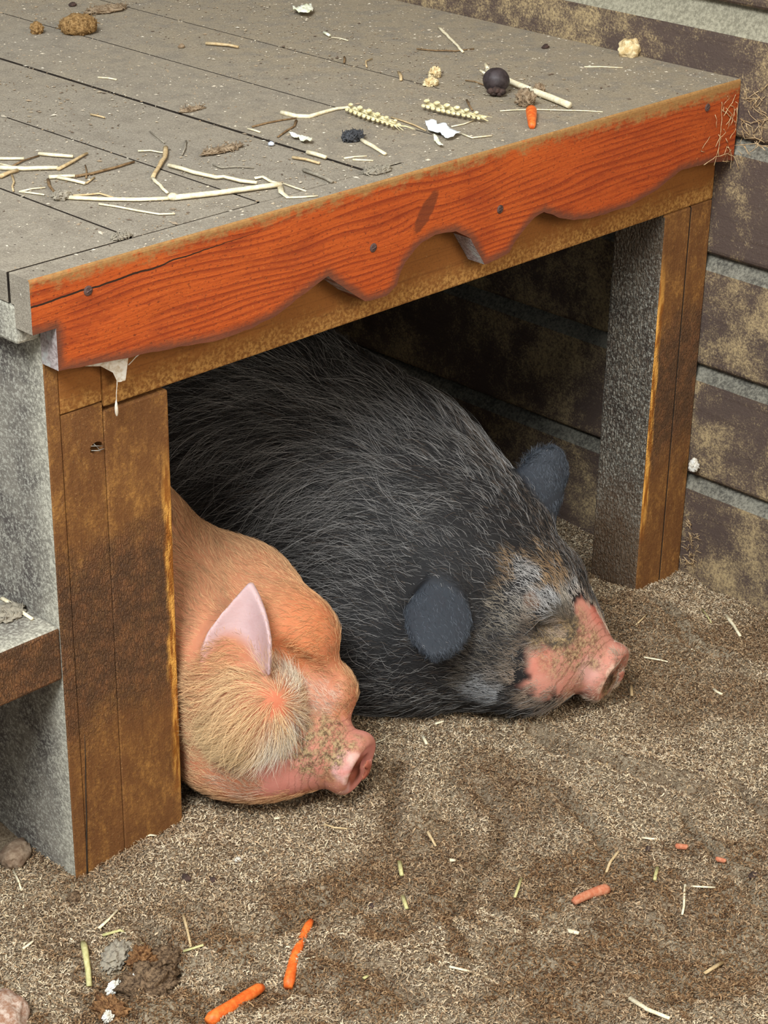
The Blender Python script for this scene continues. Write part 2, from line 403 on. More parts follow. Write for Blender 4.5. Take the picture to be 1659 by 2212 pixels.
def m_wall():
    n = NT('dark_dusty_wall_boards')
    x, y, z = n.sep(n.P)
    f = n.noise(n.P, 230, 5, 0.75); b = n.noise(n.mapv(n.P, (11, 10, 10)), 1.0, 7, 0.76, 0.15); g = n.noise(n.mapv(n.P, (150, 6, 240)), 1.0, 4, 0.6)
    c = n.mix(n.noise(n.P, 8, 3), (0.072, 0.050, 0.044), (0.125, 0.086, 0.066))
    c = n.mix(n.ss(g, 0.5, 0.75, 0, 0.5), c, (0.055, 0.034, 0.026))
    f2 = n.noise(n.P, 420, 5, 0.8)
    patch = n.math('MULTIPLY', n.ss(n.math('ADD', n.math('MULTIPLY', b, 0.62), n.math('MULTIPLY', f2, 0.38)), 0.46, 0.59), n.ss(f, 0.36, 0.58, 0.25, 1.0))
    c = n.mix(patch, c, (0.47, 0.345, 0.18))
    c = n.mix(n.ss(f, 0.62, 0.70, 0, 0.5), c, (0.42, 0.36, 0.27))
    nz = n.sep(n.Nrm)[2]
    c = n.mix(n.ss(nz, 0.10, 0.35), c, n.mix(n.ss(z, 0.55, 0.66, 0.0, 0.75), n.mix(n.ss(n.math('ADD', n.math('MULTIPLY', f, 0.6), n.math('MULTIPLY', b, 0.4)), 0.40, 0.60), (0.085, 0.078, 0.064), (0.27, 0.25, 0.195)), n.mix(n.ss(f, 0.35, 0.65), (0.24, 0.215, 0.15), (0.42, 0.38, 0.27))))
    return n.bsdf(c, 0.88, n.bump(n.math('ADD', f, n.math('MULTIPLY', g, 0.3)), 0.6, 0.003), 0.15)

def m_ground():
    n = NT('chaff_bedding')
    f = n.noise(n.P, 300, 5, 0.75, 1.0); b = n.noise(n.P, 9, 5, 0.65); m = n.noise(n.P, 42, 5, 0.7)
    c = n.mix(n.ss(b, 0.40, 0.62), (0.40, 0.31, 0.20), (0.27, 0.185, 0.11))
    c = n.mix(n.ss(m, 0.5, 0.7, 0, 0.7), c, (0.125, 0.072, 0.036))
    c = n.mix(n.ss(f, 0.38, 0.62), n.mix(0.6, c, (0.06, 0.036, 0.02)), n.mix(0.25, c, (0.62, 0.52, 0.38)))
    return n.bsdf(c, 0.95, n.bump(n.math('ADD', f, m), 0.8, 0.004), 0.1)

def m_attr(name, rough=0.85, spec=0.15, bumpscale=0, bs=0.4, bd=0.001):
    n = NT(name); c = n.attr('col')
    nm = None
    if bumpscale:
        f = n.noise(n.P, bumpscale, 4, 0.7); nm = n.bump(f, bs, bd)
        c = n.mix(n.ss(f, 0.4, 0.7, 0, 0.25), c, n.mix(0.6, c, (0.1, 0.06, 0.03)))
    return n.bsdf(c, rough, nm, spec)

def m_simple(name, c1, c2, scale=60, rough=0.8, spec=0.2, bump=0.5, bd=0.001, sss=0.0, stretch=None):
    n = NT(name)
    vec = n.mapv(n.O, stretch) if stretch else n.O
    f = n.noise(vec, scale, 5, 0.7)
    c = n.mix(n.ss(f, 0.35, 0.65), c1, c2)
    return n.bsdf(c, rough, n.bump(f, bump, bd), spec, sss)

def m_pigskin(name):
    n = NT(name)
    c = n.attr('col')
    f = n.noise(n.P, 260, 5, 0.7); m = n.noise(n.P, 60, 4, 0.6)
    dirt = n.attr('dirt', 'Fac')
    dn = n.math('MULTIPLY', dirt, n.ss(n.math('ADD', n.math('MULTIPLY', n.noise(n.P, 90, 4, 0.6), 0.5), n.math('MULTIPLY', n.noise(n.P, 620, 4, 0.8), 0.5)), 0.40, 0.56))
    c = n.mix(n.ss(m, 0.45, 0.7, 0, 0.22), c, n.mix(0.5, c, (0.62, 0.18, 0.12), 'MULTIPLY'))
    c = n.mix(dn, c, n.mix(n.ss(f, 0.4, 0.6), (0.10, 0.060, 0.030), (0.38, 0.265, 0.135)))
    # folds of skin ringing the snout
    fp = n.attr('fpos', 'Fac')
    fold = n.math('SINE', n.math('ADD', n.math('MULTIPLY', fp, 1150.0), n.math('MULTIPLY', n.noise(n.P, 55, 3, 0.6), 9.0)))
    fm = n.math('MULTIPLY', n.ss(fp, -0.050, -0.022), n.ss(fp, -0.006, -0.011))
    crease = n.math('MULTIPLY', n.ss(fold, -0.55, -0.95), fm)
    c = n.mix(n.math('MULTIPLY', crease, 0.45), c, n.mix(0.6, c, (0.14, 0.06, 0.035)))
    wr = n.voro(n.mapv(n.P, (150, 150, 190)), 1.0, 'DISTANCE_TO_EDGE')
    h = n.math('ADD', n.math('MULTIPLY', f, 0.7), n.math('ADD', n.math('MULTIPLY', n.ss(wr, 0.0, 0.25), 0.08), n.math('MULTIPLY', dn, 1.2)))
    h = n.math('SUBTRACT', h, n.math('MULTIPLY', crease, 1.3))
    return n.bsdf(c, 0.62, n.bump(h, 0.4, 0.0012), 0.16, sss=0.06)

def m_hair(name, rough=0.45, spec=0.35):
    n = NT(name); return n.bsdf(n.attr('col'), rough, None, 0.22)

M = dict(
    deck=m_deck(), fascia=m_fascia(), endgrain=m_endgrain(), lintel=m_lintel(),
    postL=m_post('rubbed_post_wood', 0.1475, 0.1545, 1.0), postR=m_post('rubbed_corner_post_wood', 0.912, 0.905, -1.0),
    side=m_greyside('dusty_side_boards', (0.080, 0.067, 0.060), (0.205, 0.182, 0.148)),
    innerpost=m_greyside('grimy_crackled_post_side', (0.070, 0.050, 0.037), (0.135, 0.105, 0.075), True),
    wall=m_wall(), ground=m_ground(), dark=m_simple('dark_back_boards', (0.05, 0.04, 0.032), (0.09, 0.07, 0.05), 20),  # dark brown boards for the back panel and batten
    chaff=m_attr('chaff_flakes', 0.85, 0.2), crumbs=m_attr('deck_crumbs', 0.9, 0.1),
    skin=m_pigskin('pig_skin'), hair=m_hair('pig_hair'),
    straw=m_simple('pale_straw', (0.66, 0.55, 0.34), (0.82, 0.74, 0.54), 220, 0.5, 0.35, 0.3, 0.0004),
    tan=m_simple('tan_straw', (0.42, 0.29, 0.14), (0.58, 0.44, 0.25), 220, 0.65, 0.25, 0.3, 0.0004),
    brownstem=m_simple('brown_dry_stem', (0.13, 0.075, 0.035), (0.25, 0.16, 0.08), 220, 0.8, 0.15, 0.3, 0.0004),
    greystem=m_simple('grey_dry_stem', (0.20, 0.17, 0.13), (0.32, 0.28, 0.21), 220, 0.8, 0.15, 0.3, 0.0004),
    yellow=m_simple('yellow_green_straw', (0.42, 0.38, 0.15), (0.58, 0.53, 0.26), 220, 0.6, 0.25, 0.3, 0.0004),
    carrot=m_simple('carrot_flesh', (0.62, 0.095, 0.012), (0.80, 0.20, 0.035), 160, 0.5, 0.35, 0.5, 0.0008, 0.1),
    carrotdull=m_simple('dusty_carrot', (0.42, 0.125, 0.060), (0.52, 0.23, 0.13), 200, 0.8, 0.15, 0.6, 0.001),
    nut=m_simple('dark_nut_shell', (0.020, 0.013, 0.013), (0.050, 0.036, 0.036), 90, 0.55, 0.35, 0.3, 0.0006),
    husk=m_simple('dry_brown_husk', (0.16, 0.105, 0.06), (0.34, 0.25, 0.16), 160, 0.85, 0.15, 0.8, 0.002),
    dung=m_simple('fibrous_tan_clump', (0.17, 0.088, 0.030), (0.42, 0.255, 0.105), 260, 0.9, 0.1, 1.0, 0.003),
    paper=m_simple('white_paper', (0.72, 0.78, 0.82), (0.86, 0.90, 0.92), 80, 0.7, 0.2, 0.3, 0.0008),
    bread=m_simple('cream_bread_crumb', (0.55, 0.38, 0.17), (0.82, 0.68, 0.42), 110, 0.85, 0.15, 1.0, 0.003),
    leaf=m_simple('pale_leaf_scrap', (0.62, 0.62, 0.40), (0.84, 0.82, 0.72), 90, 0.7, 0.2, 0.5, 0.001),
    webgrey=m_simple('grey_cobweb', (0.18, 0.16, 0.13), (0.34, 0.31, 0.27), 160, 0.9, 0.1, 0.3, 0.001),
    feather=m_simple('black_fluff', (0.022, 0.022, 0.024), (0.08, 0.08, 0.085), 200, 0.8, 0.2, 0.5, 0.001),
    stone=m_simple('brown_stone', (0.15, 0.095, 0.06), (0.30, 0.22, 0.15), 90, 0.85, 0.2, 0.8, 0.002),
    pinkstone=m_simple('pinkish_stone', (0.26, 0.13, 0.075), (0.52, 0.40, 0.32), 160, 0.8, 0.25, 0.8, 0.002),
    bluestone=m_simple('bluish_pebble', (0.42, 0.44, 0.52), (0.60, 0.62, 0.68), 90, 0.5, 0.4, 0.3, 0.0006),
    bark=m_simple('rusty_root_clump', (0.060, 0.036, 0.022), (0.27, 0.175, 0.10), 300, 0.9, 0.1, 1.0, 0.003),
    rust=m_simple('rusty_bark_patch', (0.09, 0.04, 0.018), (0.30, 0.155, 0.065), 200, 0.9, 0.1, 1.0, 0.002),
    mould=m_simple('white_mould', (0.55, 0.50, 0.40), (0.80, 0.78, 0.72), 120, 0.9, 0.1, 0.8, 0.002),
    darkbit=m_simple('dark_dropping', (0.030, 0.020, 0.016), (0.085, 0.05, 0.04), 120, 0.85, 0.2, 0.8, 0.002),
    web=m_simple('dusty_cobweb', (0.56, 0.46, 0.33), (0.80, 0.76, 0.68), 160, 0.9, 0.1, 0.3, 0.001),
    webdust=m_simple('tan_dust_cobweb', (0.40, 0.25, 0.11), (0.62, 0.46, 0.27), 160, 0.9, 0.1, 0.3, 0.001),
    screw=m_simple('rusty_screw', (0.05, 0.025, 0.02), (0.11, 0.06, 0.05), 150, 0.6, 0.4, 0.3, 0.0005),
    groove=m_simple('grimy_seam_wood', (0.022, 0.016, 0.012), (0.040, 0.029, 0.020), 60),
    grainL=m_simple('wheat_husk', (0.60, 0.50, 0.25), (0.82, 0.74, 0.46), 190, 0.6, 0.3, 0.5, 0.0006),
)

# ------------------------------------------------------------------ setting: bedding floor, board wall
GROOVES = [  # scuffed furrows in the bedding: points (x, y), half width, depth
    ([(0.5398, -0.1237), (0.5370, -0.1656), (0.5521, -0.2236), (0.5633, -0.2707), (0.5742, -0.3109)], 0.011, 0.0216),
    ([(0.4757, -0.1983), (0.4550, -0.2595), (0.4346, -0.3064)], 0.007, 0.0095),
    ([(0.4233, -0.1477), (0.4031, -0.1981), (0.3603, -0.2238), (0.2985, -0.2490), (0.2415, -0.2744)], 0.009, 0.0108),
    ([(0.5351, -0.3255), (0.5175, -0.3535), (0.5023, -0.3934)], 0.006, 0.0095),
    ([(0.6162, -0.3336), (0.6022, -0.3671), (0.5916, -0.3913)], 0.006, 0.0095),
    ([(0.4877, -0.4320), (0.4585, -0.4847)], 0.007, 0.0108),
    ([(0.4003, -0.4084), (0.3847, -0.4423)], 0.007, 0.0081),
    ([(0.8679, -0.0343), (0.8237, -0.1169), (0.8251, -0.1629)], 0.009, 0.0108),
    ([(0.3915, -0.0567), (0.3448, -0.0957), (0.2964, -0.1400)], 0.012, 0.0108),
    ([(0.0246, -0.0739), (0.0127, -0.1289), (-0.0276, -0.1710)], 0.010, 0.0121),
    ([(0.0842, -0.1510), (0.1138, -0.1701), (0.1712, -0.1666)], 0.012, 0.0108),
    ([(0.1169, -0.2299), (0.1289, -0.2784), (0.1271, -0.3388)], 0.012, 0.0108),
]
def seg_dist(X, pts):
    d = np.full(len(X), 9.0)
    for a, b in zip(pts[:-1], pts[1:]):
        a = np.array(a[:2]); b = np.array(b[:2]); ba = b-a
        t = np.clip(((X-a) @ ba)/(ba @ ba), 0, 1)
        d = np.minimum(d, np.linalg.norm(X-a-t[:, None]*ba, axis=1))
    return d
def gh(X):
    X = np.asarray(X, float); x, y = X[:, 0], X[:, 1]
    h = -0.006 + 0.007*vnoise(X, 7, 1) + 0.005*vnoise(X, 19, 2) + 0.003*vnoise(X, 55, 3) + 0.0012*vnoise(X, 150, 4)
    rough = sst(-(y + 0.6*(x-0.2)), 0.10, 0.32)        # trampled, lumpier towards the front
    h += rough*(0.006*vnoise(X, 30, 5) + 0.004*vnoise(X, 80, 6))
    h -= 0.016*sst(x, 0.72, 0.98)
    h += 0.018*np.exp(-(((x-0.845)/0.06)**2 + ((y+0.045)/0.05)**2))     # heap by the corner post
    h += 0.012*np.exp(-(((x-0.700)/0.05)**2 + ((y+0.10)/0.06)**2))      # heap nosed up by the black snout
    h += 0.010*np.exp(-(((x-0.345)/0.03)**2 + ((y+0.125)/0.03)**2))     # heap by the pink snout
    h += 0.010*np.exp(-(((x-0.12)/0.06)**2 + ((y+0.02)/0.03)**2))
    for pts, w, dep in GROOVES:
        d = seg_dist(X, pts)
        d = d + 0.004*vnoise(X, 60, 8)
        h += -dep*np.exp(-(d/w)**2) + 0.45*dep*np.exp(-((d-1.9*w)/w)**2)
    return h
xs = np.r_[np.linspace(-1.6, -0.36, 26), np.arange(-0.34, 1.02, 0.0030)]
ys = np.r_[np.linspace(-1.7, -0.72, 22), np.arange(-0.70, 0.26, 0.0030), np.linspace(0.28, 2.05, 50)]
GX, GY = np.meshgrid(xs, ys, indexing='ij')
gv = np.c_[GX.ravel(), GY.ravel()]
gz = gh(gv)
nx, ny = len(xs), len(ys)
ii, jj = np.meshgrid(np.arange(nx-1), np.arange(ny-1), indexing='ij')
q = (ii*ny+jj).ravel()
gf = np.c_[q, q+ny, q+ny+1, q+1]
floor = mesh_np('floor', np.c_[gv, gz], gf, M['ground'])
tag(floor, 'brown chaff bedding covering the ground of the pen', 'ground', kind='structure')

# the board wall: shiplap boards with a sloping top edge
seams = [-0.035, 0.1158, 0.2627, 0.4048, 0.552, 0.700, 0.846, 0.992, 1.138, 1.284]
prof = []
for a, b in zip(seams[:-1], seams[1:]):
    w_ = 0.034 if abs(b-0.700) < 1e-6 else 0.020
    prof += [(0.9945, a+0.0005), (0.9915, a+0.0035), (0.9905, a+0.007), (0.9905, b-w_), (0.9925, b-w_+0.003), (1.0035, b-0.004), (1.0055, b-0.0005)]
wy = np.linspace(-1.65, 2.0, 260)
V = []; F = []
for i, y in enumerate(wy):
    for k, (x, z) in enumerate(prof):
        V.append((x + 0.0012*mnoise.noise(Vector((y*3, z*2.2, 5.0))), y, z + 0.0015*mnoise.noise(Vector((y*2.0, round(z*7), 1.0)))))
n = len(prof)
for i in range(len(wy)-1):
    for k in range(n-1): F.append([i*n+k, i*n+k+1, (i+1)*n+k+1, (i+1)*n+k])
b0 = len(V)
V += [(1.03, wy[0], prof[0][1]), (1.03, wy[0], prof[-1][1]), (1.03, wy[-1], prof[-1][1]), (1.03, wy[-1], prof[0][1])]
F += [[b0, b0+3, b0+2, b0+1], [n-1, b0+1, b0+2, (len(wy)-1)*n+n-1], [0, (len(wy)-1)*n, b0+3, b0],
      list(range(n)) + [b0+1, b0], [b0+3, b0+2] + [(len(wy)-1)*n+k for k in range(n)][::-1]]
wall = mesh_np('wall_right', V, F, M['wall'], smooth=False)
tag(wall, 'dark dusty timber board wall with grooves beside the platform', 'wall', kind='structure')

# ------------------------------------------------------------------ the low wooden shelter
H = 0.62
shelter = tag(empty('pig_shelter', (0.5, 0.5, 0.0)), 'low wooden platform shelter with orange scalloped front board against the board wall', 'shelter')
deck_x = [0.0245, 0.1316, 0.2816, 0.4241, 0.5635, 0.7040, 0.8445, 0.9890]
for i, (a, b) in enumerate(zip(deck_x[:-1], deck_x[1:])):
    box('deck_plank', (a + 0.0015 if i else 0.0, 0.0316, H-0.028), (b - 0.0015 if i < 6 else 0.9895, 2.0, H - 0.0004*(i % 3)), None, shelter, 0.0007, mats=[M['deck'], M['groove']], facemat=lambda v, i=i: 1 if (v.z < 0.3 and abs(v.x) + abs(v.y) > 0.6 and not v.x < -0.9) or (v.x < -0.9 and i) else 0)

box('front_strip', (0.0, 0.0236, H-0.028), (0.9895, 0.0284, H), M['deck'], shelter, 0.0008)
# dust packed into the seams near the wall
for lo_, hi_ in (((0.8420, 0.033, H-0.02), (0.8470, 1.9, H-0.0003)), ((0.7015, 0.033, H-0.02), (0.7065, 0.20, H-0.0003)), ((0.5610, 0.033, H-0.02), (0.5660, 0.075, H-0.0003)), ((0.47, 0.0275, H-0.02), (0.9890, 0.0325, H-0.0003))):
    box('seam_dust', lo_, hi_, M['deck'], shelter, 0.0)
# scalloped fascia board
PROF = [(0.0241,0.5334),(0.0506,0.5305),(0.0951,0.5254),(0.1456,0.5208),(0.1981,0.5142),(0.2408,0.5141),(0.2749,0.5194),(0.3074,0.5309),(0.3350,0.5397),(0.3404,0.5417),(0.3539,0.5300),(0.3764,0.5136),(0.3904,0.5040),(0.3993,0.5022),(0.4204,0.5017),(0.4339,0.5084),(0.4387,0.5212),(0.4450,0.5302),(0.4591,0.5407),(0.4688,0.5452),(0.4879,0.5490),(0.5177,0.5456),(0.5396,0.5333),(0.5501,0.5186),(0.5630,0.5002),(0.5822,0.5011),(0.6007,0.5043),(0.6101,0.5147),(0.6254,0.5259),(0.6388,0.5334),(0.6533,0.5368),(0.6805,0.5242),(0.7041,0.5165),(0.7276,0.5129),(0.7592,0.5111),(0.7994,0.5113),(0.8479,0.5196),(0.8842,0.5324),(0.8968,0.5336),(0.9404,0.5318),(0.9895,0.5255)]
PX = np.array([p[0] for p in PROF]); PZ = np.array([p[1] for p in PROF])
fx = np.unique(np.r_[np.linspace(0, 0.0241, 9), np.linspace(0.0241, 0.9895, 480), PX])
fb = np.where(fx < 0.02405, 0.572, np.interp(fx, PX, PZ) + 0.0006*vnoise(np.c_[fx, fx*0, fx*0], 90, 3))
# duplicate the column at the left notch so that it steps sharply
i0 = int(np.argmin(np.abs(fx-0.0241))); fx = np.insert(fx, i0, fx[i0]); fb = np.insert(fb, i0, 0.572)
KZ = np.r_[0, 0.02, 0.05, 0.1, 0.16, 0.24, 0.34, 0.45, 0.56, 0.67, 0.78, 0.88, 0.94, 0.965, 0.985, 1.0]
t = 0.0233; V = []; E = []
outline = [(0.0, 0.572), (0.0241, 0.572)] + PROF
def front_y(k, x, z):   # eased top and bottom arrises
    e = min(1.0, max(0.0, (H - z)/0.003)); s = (1-e)**2*0.0018
    return s + 0.0005*mnoise.noise(Vector((x*20, z*60, 2.0)))
for x, b in zip(fx, fb):
    for k in KZ:
        z = b + (H-b)*k; V.append((x, front_y(k, x, z), z)); E.append((x, z))
nf = len(V); m = len(KZ)
for (x, z) in E: V.append((x, t, z))
F = []
for i in range(len(fx)-1):
    for k in range(m-1):
        if fx[i+1]-fx[i] < 1e-7: continue
        a = i*m+k; F.append([a, a+m, a+m+1, a+1]); F.append([nf+a, nf+a+1, nf+a+m+1, nf+a+m])
    F.append([i*m, nf+i*m, nf+(i+1)*m, (i+1)*m])
    F.append([i*m+m-1, (i+1)*m+m-1, nf+(i+1)*m+m-1, nf+i*m+m-1])
F.append([k for k in range(m)] + [nf+k for k in range(m)][::-1])
F.append([nf+(len(fx)-1)*m+k for k in range(m)] + [(len(fx)-1)*m+k for k in range(m)][::-1])
fascia = mesh_np('fascia_board', V, F, None, shelter, smooth=False, mats=[M['fascia'], M['deck'], M['endgrain']])
X2 = np.array([(v[0], v[2]) for v in V])
set_float(fascia, seg_dist(X2, outline), 'edge')
for p in fascia.data.polygons:
    nn = p.normal
    if nn.z > 0.75 and p.center.z > H-0.004: p.material_index = 1
    elif nn.x < -0.6 and abs(nn.y) < 0.5: p.material_index = 2 if p.center.z < 0.575 else 1
fascia['label'] = 'orange stained scalloped front board'
for sx, sz in ((0.0592, 0.5967), (0.4002, 0.5558), (0.5832, 0.5545), (0.929, 0.598)):
    g = Geo(); g.add(tube_geo([(sx, 0.004, sz), (sx, -0.0006, sz), (sx, -0.0012, sz)], [0.0046, 0.0046, 0.0034], 14))
    for a in (0.3, 0.3+math.pi/2):
        d = Vector((math.cos(a), 0, math.sin(a)))*0.0028
        c = Vector((sx, -0.0014, sz)); g.add(tube_geo([c-d, c+d], 0.0006, 4))
    g.build('screw', M['screw'], fascia, smooth=False)

box('lintel', (0.0870, 0.0238, 0.4735), (0.9895, 0.0700, 0.590), M['lintel'], shelter, 0.002)
box('beam_end', (0.0402, 0.0240, 0.4800), (0.0862, 0.0700, 0.590), M['lintel'], shelter, 0.0012)
# left post: middle board under the beam end, wide board beside the opening
def holed_board(name, lo, hi, hole, mat, parent):
    """board whose front face carries a deep knot hole"""
    cx, cz, rx, rz = hole
    bm = bmesh.new(); N = 20
    ring = [(cx+math.cos(2*math.pi*k/N)*rx*(1+0.12*math.sin(3*k)), cz+math.sin(2*math.pi*k/N)*rz) for k in range(N)]
    outer = []
    for (px, pz) in ring:
        dx, dz = px-cx, pz-cz; s = 1e9
        if dx > 0: s = min(s, (hi[0]-cx)/dx)
        if dx < 0: s = min(s, (lo[0]-cx)/dx)
        if dz > 0: s = min(s, (hi[2]-cz)/dz)
        if dz < 0: s = min(s, (lo[2]-cz)/dz)
        outer.append((cx+dx*s, cz+dz*s))
    V = [(x, lo[1], z) for x, z in outer] + [(x, lo[1], z) for x, z in ring] + [(x, lo[1]+0.004, z) for x, z in ring] \
        + [(cx+(x-cx)*0.72, lo[1]+0.022, cz+(z-cz)*0.72) for x, z in ring]
    F = []
    for r_ in range(3):
        for k in range(N): F.append([r_*N+k, r_*N+(k+1) % N, (r_+1)*N+(k+1) % N, (r_+1)*N+k])
    F.append([3*N+k for k in range(N)])
    b = len(V); V += [(x, lo[1], z) for x, z in ((lo[0], lo[2]), (hi[0], lo[2]), (hi[0], hi[2]), (lo[0], hi[2]))]
    # fill the corners of the front face
    cor = [(lo[0], lo[2]), (hi[0], lo[2]), (hi[0], hi[2]), (lo[0], hi[2])]
    for k in range(N):
        a, c = outer[k], outer[(k+1) % N]
        if abs(a[0]-c[0]) > 1e-7 and abs(a[1]-c[1]) > 1e-7:
            j = min(range(4), key=lambda j: (cor[j][0]-(a[0] if abs(cor[j][0]-a[0]) < 1e-7 else c[0]))**2 + (cor[j][1]-(a[1] if abs(cor[j][1]-a[1]) < 1e-7 else c[1]))**2)
            F.append([k, b+j, (k+1) % N])
    b2 = len(V); V += [(x, hi[1], z) for x, z in cor]
    for j in range(4): F.append([b+j, b2+j, b2+(j+1) % 4, b+(j+1) % 4])
    F.append([b2+3, b2+2, b2+1, b2])
    return mesh_np(name, V, F, mat, parent, smooth=False)
pb = holed_board('post_board', (0.0402, 0.0236, -0.03), (0.0852, 0.100, 0.4788), (0.0772, 0.4375, 0.0072, 0.0058), M['postL'], shelter)
box('post_board', (0.0860, 0.0232, -0.03), (0.1605, 0.100, 0.4700), M['postL'], shelter, 0.002)
# crack running up from the foot of the middle board
g = Geo(); cr = [(0.0440, 0.150), (0.0432, 0.12), (0.0415, 0.09), (0.0405, 0.06), (0.0388, 0.030), (0.0375, 0.004), (0.037, -0.02)]
g.add(tube_geo([(x+0.0015, 0.0236, z) for x, z in cr], [0.0002, 0.0006, 0.0007, 0.0008, 0.0009, 0.001, 0.001], 5, 1.0))
g.build('crack', M['groove'], pb)
# right corner post
fm = lambda nrm_: 1 if nrm_.x < -0.9 else 0
box('corner_post', (0.8990, 0.0236, -0.045), (0.9490, 0.0965, 0.4730), None, shelter, 0.003, mats=[M['postR'], M['innerpost']], facemat=fm)
box('corner_post', (0.9496, 0.0240, -0.045), (0.9895, 0.0965, 0.4730), None, shelter, 0.0015, mats=[M['postR'], M['groove']], facemat=fm)
# left side boards (front edge seen as the thin strip of the post), top trim, back
box('side_panel', (0.0255, 0.0234, -0.03), (0.0398, 1.98, 0.5900), None, shelter, 0.0012, mats=[M['postL'], M['side']], facemat=lambda v: 1 if abs(v.x) > 0.97 or v.y > 0.2 else 0)
box('side_trim', (0.0004, 0.0236, 0.556), (0.0250, 1.98, 0.5915), M['side'], shelter, 0.003)
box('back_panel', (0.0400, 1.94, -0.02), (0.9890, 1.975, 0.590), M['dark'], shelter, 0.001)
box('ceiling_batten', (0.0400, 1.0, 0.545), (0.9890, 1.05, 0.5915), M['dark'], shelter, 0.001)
# the step at the left side
box('step', (-0.60, 0.0240, 0.2180), (0.0253, 0.32, 0.2735), None, shelter, 0.003, mats=[M['postL'], M['side']], facemat=lambda v: 1 if v.z > 0.5 else 0)

# ------------------------------------------------------------------ the pigs (smoothly blended solids, meshed)
def nrm(v): v=np.array(v,float); return v/np.linalg.norm(v)
def sph(c,r): 
    c=np.array(c,float)
    return lambda p: np.linalg.norm(p-c,axis=1)-r
def ell(c,rad,F=(0,-1,0),U=(0,0,1)):
    c=np.array(c,float); F=nrm(F); R_=nrm(np.cross(F,U)); U=np.cross(R_,F); rad=np.array(rad,float)  # rad along F,R,U
    M=np.stack([F,R_,U],1)
    def f(p):
        q=(p-c)@M
        k0=np.linalg.norm(q/rad,axis=1); k1=np.linalg.norm(q/(rad*rad),axis=1)
        return k0*(k0-1)/np.maximum(k1,1e-6)
    return f
def cone(a,b,ra,rb):
    a=np.array(a,float);b=np.array(b,float)
    def f(p):
        ba=b-a; t=np.clip(((p-a)@ba)/(ba@ba),0,1)
        return np.linalg.norm(p-a-t[:,None]*ba,axis=1)-(ra+(rb-ra)*t)
    return f
def disc(c,n,rad,th,rnd,up=(0,0,1),sq=1.0):
    c=np.array(c,float);n=nrm(n);R_=nrm(np.cross(n,up));U=np.cross(R_,n)
    def f(p):
        q=p-c; h=q@n; r=np.hypot(q@R_,q@U/sq)
        dx=np.maximum(r-(rad-rnd),0); dy=np.maximum(np.abs(h)-(th-rnd),0)
        return np.hypot(dx,dy)-rnd
    return f
def ear(b,tip,N,w,th=.0035,cup=.35,prof=None):
    b=np.array(b,float);tip=np.array(tip,float);A=tip-b;L=np.linalg.norm(A);A=A/L
    N=nrm(np.array(N,float)-A*(np.array(N,float)@A)); W=np.cross(A,N)
    ss=np.array([-.35,0,.25,.5,.75,.9,1.0]); ww=np.array([.6,.85,1.0,.88,.55,.28,.05]) if prof is None else np.array(prof)
    def f(p):
        q=p-b; s=q@A/L; u=q@W; n=q@N
        hw=np.interp(s,ss,ww)*w
        n2=n+cup*u*u/w-(.10*L*np.clip(s,0,1)**2)*0
        du=np.maximum(np.abs(u)-hw,0); ds=np.maximum(np.maximum(s-1,-.3-s),0)*L
        dn=np.maximum(np.abs(n2)-th,0)
        return (np.sqrt(du*du+ds*ds+dn*dn)-th*.7)*.8
    return f
def smin(a,b,k):
    h=np.clip(.5+.5*(b-a)/k,0,1)
    return b*(1-h)+a*h-k*h*(1-h)
def smax(a,b,k): return -smin(-a,-b,k)
# each entry: (op, k, fn)
BS=np.array((.632,-.142,.047)); BF=nrm((.383,-.821,-.423)); BR=nrm(np.cross(BF,(0,0,1))); BU=np.cross(BR,BF)
BD=nrm(BF-.30*np.array((.641,.626,-.444)))
def bh(f,r,u): return BS+BF*f+BR*r+BU*u
black=[
 ('+',0,ell((.545,.19,.160),(.22,.165,.165),(.25,-.95,-.12))),
 ('+',.08,ell((.495,.46,.205),(.30,.190,.205),(.15,-.98,-.10))),
 ('+',.10,ell((.43,.82,.18),(.25,.185,.18),(.1,-1,0))),
 ('+',.05,ell((.465,.065,.075),(.12,.085,.085),(.35,-.9,0))),     # near jowl / shoulder
 ('+',.05,ell((.54,.0,.055),(.10,.07,.06),(.6,-.8,0))),     # jaw
 ('+',.05,ell(bh(-.195,-.010,.014),(.125,.110,.095),BF)),     # skull
 ('+',.03,ell(bh(-.115,.045,-.02),(.09,.06,.06),BF)),     # near cheek
 ('+',.03,ell(bh(-.115,-.050,-.01),(.09,.06,.06),BF)),
 ('+',.035,cone(bh(-.10,0,.008),bh(-.014,0,.0),.070,.0335)),  # muzzle
 ('+',.02,ell(bh(-.105,.040,.050),(.03,.026,.020),BF)),     # brows
 ('+',.02,ell(bh(-.105,-.040,.050),(.03,.026,.020),BF)),
 ('-',.012,ell(bh(-.082,.058,.046),(.018,.010,.007),BF)),  # eye fold
 ('-',.012,ell(bh(-.082,-.058,.046),(.018,.010,.007),BF)),
 ('+',.007,disc(bh(.0,0,0),BD,.0365,.0095,.008,sq=.95)),
 ('-',.004,disc(BS+BD*.0118,BD,.026,.0034,.002,sq=.95)),
 ('-',.004,ell(BS+BD*.008+BR*.011,(.014,.006,.009),BD)),
 ('-',.004,ell(BS+BD*.008-BR*.011,(.014,.006,.009),BD)),
 ('+',.010,ear((0.4674, -0.0430, 0.1664),(0.4182, -0.0776, 0.1275),(-.62,-.65,.42),.034,th=.003,cup=.25,prof=[.2,.72,1.0,.92,.68,.40,.08])),
 ('+',.015,ear((0.6464, -0.0168, 0.2005),(0.7026, 0.0036, 0.2429),(-.5,-.8,.25),.0275,prof=[.9,1,1.0,.97,.85,.66,.3])),
]
